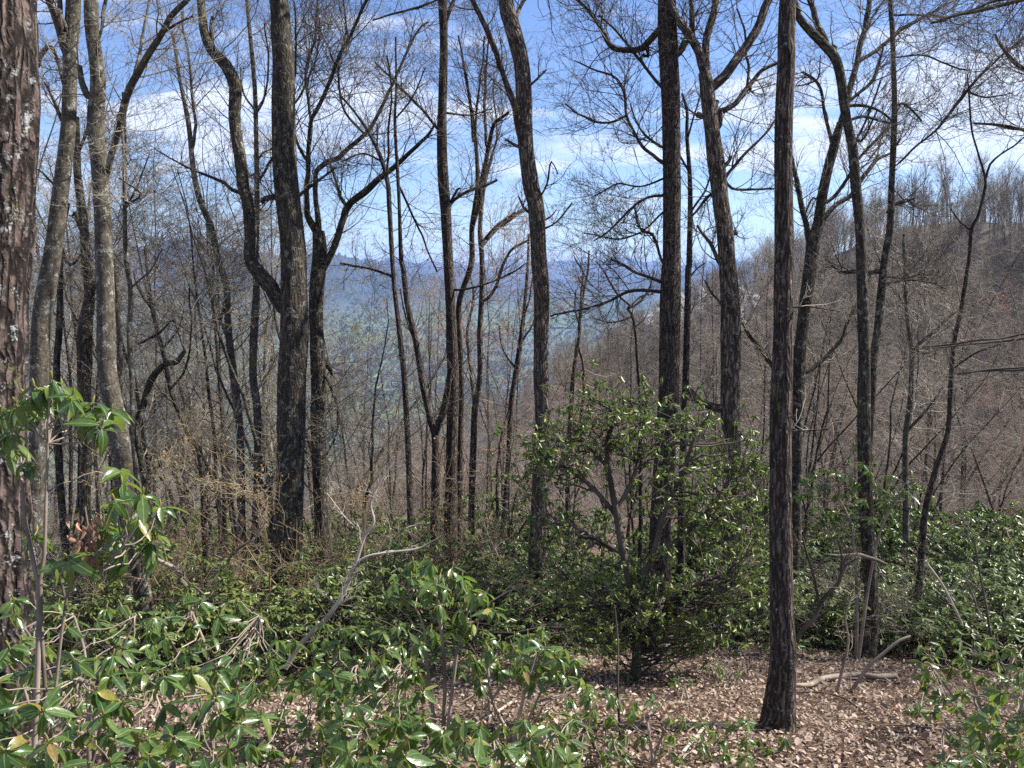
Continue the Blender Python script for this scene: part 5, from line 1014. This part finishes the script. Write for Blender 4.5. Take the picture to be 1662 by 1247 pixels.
stick('leaning_stem', 'pale leaning stick rising right over the thick fallen branch', [(1362, 1158, 7), (1387, 1114, 7), (1411, 1081, 6), (1438, 1057, 5), (1460, 1040, 5), (1478, 1033, 4)], 6.4, 'brown', l=(2, 3))
stick('leaning_stem', 'thin upright brown stem just left of the pale leaning stick', [(1354, 1160, 6), (1362, 1110, 6), (1369, 1080, 5), (1377, 1040, 4), (1372, 1000, 3), (1385, 960, 3)], 6.4, 'brown', l=(5, 4))
stick('small_bare_tree', 'crooked bare little tree rising right from behind the near dark trunk', [(1294, 1040, 8), (1300, 1026, 8), (1320, 1006, 8), (1330, 985, 8), (1340, 968, 7), (1362, 945, 7), (1367, 925, 6), (1380, 912, 5), (1393, 906, 4)], 6.9, 'dark', l=(6, 4), branches=[[(1330, 985, 6), (1322, 940, 5), (1310, 900, 4), (1302, 870, 3)], [(1365, 935, 5), (1366, 900, 4), (1356, 870, 3)]], cat='shrub')
stick('dead_branch', 'short dead snag hanging across the bent mossy trunk foot', [(1343, 900, 3), (1365, 902, 5), (1392, 900, 6), (1406, 904, 7), (1425, 910, 6), (1438, 916, 4)], 7.6, 'brown')
stick('thin_sapling', 'thin dark upright sapling crossing the litter at bottom right of centre', [(1012, 1260, 5), (1008, 1214, 5), (1003, 1130, 4), (1003, 1046, 3), (998, 990, 3)], 4.2, 'dark', l=(2, 2), cat='sapling')
stick('leaning_stem', 'bleached slim curved stick in the right hand brush', [(1475, 1040, 3), (1500, 1020, 4), (1560, 1010, 4), (1548, 985, 4), (1530, 950, 4), (1505, 915, 3)][2:], 7.0, 'pale', l=(2, 2))
stick('leaning_stem', 'dark slender stem rising through the right edge rhododendron', [(1630, 1090, 5), (1610, 1040, 5), (1600, 980, 4), (1590, 930, 3), (1580, 870, 3)], 6.0, 'dark', l=(6, 4))
stick('fallen_branch', 'pale dead stick on the litter in the bottom left gap', [(452, 1165, 4), (500, 1163, 5), (540, 1166, 4), (575, 1160, 3)], 5, 'pale', ground_ends=True)
stick('fallen_branch', 'pale short stick on the litter under the tallest rhododendron clump', [(765, 1180, 3), (800, 1160, 5), (830, 1140, 4)], 5, 'pale', ground_ends=True)
stick('fallen_branch', 'thin dead twig on litter near the bottom left of near dark trunk', [(1105, 1225, 5), (1135, 1190, 5), (1150, 1170, 3)], 5, 'pale', ground_ends=True)
# cluster of withered leaves hanging on the left shoot
cb = P(140, 850, 2.8); root = empty('withered_leaf_cluster', tuple(cb)); tag(root, 'hanging clump of withered brown leaves among the left rhododendron leaves', 'dead leaves')
w = Wood(); w.add(np.array([[0, 0, .06], [.005, 0, 0], [.0, .01, -.08], [.02, 0, -.15]]), np.array([.003, .003, .002, .001]), 5); link('twig', w.mesh('twig', TWIG['brown']), root)
lm = mesh_np('leaf', leaf_template(.075, .34, 6, droop=.5, fold=.9)[0], leaf_template(.075, .34, 6)[1], M_BROWNLEAF)
for k in range(46):
    o = link('leaf', lm, root, (rng.normal(0, .028), rng.normal(0, .025), rng.uniform(-.15, .04))); o.rotation_euler = (rng.uniform(0, 6.28), R(90 + rng.normal(0, 25)), rng.uniform(0, 6.28)); s = rng.uniform(.5, .85); o.scale = (s, s, s)

# ------------------------------------------------------------------ far woods
def far_tree(twig, height=16., n1=18, n2=7, n3=4, rm=.03):
    w = Wood(); p, q = grow(np.zeros((1, 3)), np.array([[.02, 0, 1.]]), height, .17, 8, .06, .1, .25); w.add(p, q, 5)
    s, d, ln, rr = sprout(p, q, n1, .35, 1, (20, 50), (.2, .42), .5, absl=height); a, ar = grow(s, d, ln, rr, 5, .14, .12, .35); w.add(a, ar, 3)
    s, d, ln, rr = sprout(a, ar, n2, .2, 1, (25, 55), (.35, .6), .5, rmin=rm * .5); c, c_ = grow(s, d, ln, rr, 4, .2, .1, .5); w.add(c, c_, 3)
    s, d, ln, rr = sprout(c, c_, n3, .2, 1, (25, 60), (.4, .7), .5, rmin=rm * .33); e, e_ = grow(s, d, ln, rr, 3, .2, .1, .5); w.add(e, e_, 3)
    return w.mesh('far_tree', TWIG[twig])
FAR = [far_tree('far'), far_tree('far', 15, 20, 7, 4), far_tree('brown', 17, 16, 8, 4), far_tree('fargreen', 12, 22, 7, 5), far_tree('russet', 12, 20, 8, 5)]
# skyline trees of the hill, each one a thing
sky_t = []
crest = catmull(np.column_stack([CREST[2:9], np.zeros(7)]), 3.2)
for q in crest:
    x, y = q[0] + rng.normal(0, 2), q[1] + rng.normal(0, 2); z = gz(x, y); px, py, _ = proj((x, y, z + 14))
    if 880 < px < 1700: sky_t.append((px, x, y, z))
sky_t.sort(); step_ = max(1, len(sky_t) // 60); sky_t = sky_t[::step_]
sky_objs = []
TENS = lambda k: (ORD[k] if k < 12 else f"{k+1}{'th' if (k+1)%100 in (11,12,13) or (k+1)%10 not in (1,2,3) else ['st','nd','rd'][(k+1)%10-1]}")
for k, (px, x, y, z) in enumerate(sky_t):
    o = link('skyline_tree', FAR[int(rng.integers(3))], loc=(x, y, z - .3)); s = rng.uniform(.8, 1.15); o.scale = (s, s, s * rng.uniform(.9, 1.1)); o.rotation_euler = (0, 0, rng.uniform(0, 6.28))
    tag(o, f"{TENS(k)} bare tree from the left along the crest of the wooded hill", 'tree', 'bare trees along the crest of the wooded hill'); sky_objs.append(o)
def gn_woods(name, label, mesh, pts, scl, kind='stuff', tilt=0):
    proto = bpy.data.objects.new(name + '_single', mesh)
    me = bpy.data.meshes.new(name); me.vertices.add(len(pts)); me.vertices.foreach_set('co', np.asarray(pts, np.float32).ravel())
    a = me.attributes.new('s', 'FLOAT', 'POINT'); a.data.foreach_set('value', np.asarray(scl, np.float32))
    a = me.attributes.new('r', 'FLOAT', 'POINT'); a.data.foreach_set('value', rng.uniform(0, 6.28, len(pts)).astype(np.float32))
    o = link(name, me); ng = bpy.data.node_groups.new(name, 'GeometryNodeTree')
    ng.interface.new_socket('Geometry', in_out='INPUT', socket_type='NodeSocketGeometry'); ng.interface.new_socket('Geometry', in_out='OUTPUT', socket_type='NodeSocketGeometry')
    N_, L_ = ng.nodes, ng.links; gi, go = N_.new('NodeGroupInput'), N_.new('NodeGroupOutput')
    ip = N_.new('GeometryNodeInstanceOnPoints'); oi = N_.new('GeometryNodeObjectInfo'); oi.transform_space = 'ORIGINAL'; oi.inputs['Object'].default_value = proto; oi.inputs['As Instance'].default_value = True
    sa = N_.new('GeometryNodeInputNamedAttribute'); sa.data_type = 'FLOAT'; sa.inputs['Name'].default_value = 's'
    ra = N_.new('GeometryNodeInputNamedAttribute'); ra.data_type = 'FLOAT'; ra.inputs['Name'].default_value = 'r'
    cb_ = N_.new('ShaderNodeCombineXYZ'); L_.new(ra.outputs['Attribute'], cb_.inputs['Z'])
    L_.new(gi.outputs[0], ip.inputs['Points']); L_.new(oi.outputs['Geometry'], ip.inputs['Instance']); L_.new(sa.outputs['Attribute'], ip.inputs['Scale']); L_.new(cb_.outputs[0], ip.inputs['Rotation']); L_.new(ip.outputs[0], go.inputs[0])
    md_ = o.modifiers.new('grove', 'NODES'); md_.node_group = ng
    tag(o, label, 'woods', kind='stuff'); return o
# hollow and hill side on the right, and slope below
def wood_pts(n, ymin, ymax, pxmin, pxmax, power=1.0):
    y = ymin + (ymax - ymin) * rng.random(n) ** power; px = rng.uniform(pxmin, pxmax, n); x = (px - CX) / F_PX * y
    return np.stack([x, y, ground(x, y) - .3], -1)
parts = [np.vstack([wood_pts(330, 62, 180, 560, 1800, .8), wood_pts(520, 110, 330, 900, 1850), wood_pts(300, 300, 620, 300, 1400)]) for _ in range(2)]
for k, (nm, lab, mi, pts, sc) in enumerate([
    ('hill_woods', 'grey leafless woods covering the hill on the right', 0, parts[0], (.55, .95)), ('hill_woods', 'grey leafless woods mixed through the hill and hollow', 1, parts[1], (.5, .9)),
    ('hill_woods', 'brown leafless woods mixed through the hill and hollow', 2, np.vstack([wood_pts(300, 62, 200, 600, 1800, .8), wood_pts(400, 120, 400, 850, 1850)]), (.45, .85)),
    ('budding_woods', 'pale green budding trees scattered over the hill side', 3, wood_pts(150, 90, 280, 1150, 1850), (.55, .9)),
    ('russet_woods', 'russet budding woods in the hollow below the hill', 4, np.vstack([wood_pts(230, 58, 130, 640, 1800), wood_pts(190, 110, 280, 850, 1600)]), (.45, .85)),
    ('slope_woods', 'leafless woods on the slope falling to the valley at left', 0, np.vstack([wood_pts(260, 62, 160, -100, 620, .8), wood_pts(260, 150, 500, -100, 700)]), (.45, .7))]):
    gn_woods(nm, lab, FAR[mi], pts, rng.uniform(sc[0], sc[1], len(pts)))
def clump(mat, n, r, h, sz, cone=False):
    a = rng.normal(0, 1, (n, 3)); a = norm(a) * rng.uniform(.4, 1, (n, 1)) ** .5
    if cone:
        t = rng.random(n); an = rng.uniform(0, 6.28, n); a = np.stack([np.cos(an) * (1 - t), np.sin(an) * (1 - t), t * 2 - 1], -1)
    pos = a * np.array([r, r, h]) + np.array([0, 0, h])
    return scatter('crown', leaf_template(1, 1.0, 3, droop=.2), pos, frames(rng.normal(0, 1, (n, 3)), a + rng.normal(0, .5, (n, 3))), rng.uniform(.6, 1.3, n) * sz, mat)
G1, G2, G3 = clump(M_GREENMASS, 90, 4.2, 5.5, 3.0), clump(M_BROWNMASS, 90, 4.0, 5.5, 3.0), clump(M_EVER, 110, 3.0, 7.5, 2.6, True)
fine3 = clump(M_EVER, 700, 2.6, 5.5, .8, True)
def vpts(n, r0, r1, px0, px1, fn=None):
    r = r0 * (r1 / r0) ** rng.random(n); a = lin(rng.uniform(px0, px1, n)); x, y = r * np.sin(a), r * np.cos(a); z = ground(x, y)
    ok = np.ones(n, bool) if fn is None else fn(x, y, z)
    return np.stack([x, y, z - 1], -1)[ok]
pg = vpts(26000, 700, 5200, -60, 1300, lambda x, y, z: fbm(x / 500, y / 500, 0, 3, 91) > -.08)
pb = vpts(20000, 700, 5200, -60, 1300, lambda x, y, z: fbm(x / 500, y / 500, 0, 3, 91) < .02)
pe = vpts(3500, 900, 4000, -60, 1300, lambda x, y, z: fbm(x / 300, y / 300, 0, 3, 33) > .1)
gn_woods('valley_woods', 'fresh green woods filling the far valley', G1, pg, rng.uniform(.8, 1.5, len(pg)))
gn_woods('valley_woods', 'grey brown leafless woods on the far valley sides', G2, pb, rng.uniform(.8, 1.5, len(pb)))
gn_woods('valley_woods', 'dark evergreen patches in the far valley', G3, pe, rng.uniform(.8, 1.4, len(pe)))
pe2 = wood_pts(16, 100, 140, 1380, 1800)
gn_woods('hill_evergreens', 'few dark evergreens among the bare trees of the hill', fine3, pe2, rng.uniform(.4, .6, len(pe2)))
print('tris', sum(len(m.polygons) for m in bpy.data.meshes) * 2, 'objects', len(bpy.data.objects), 'landmarks', len(LAND))
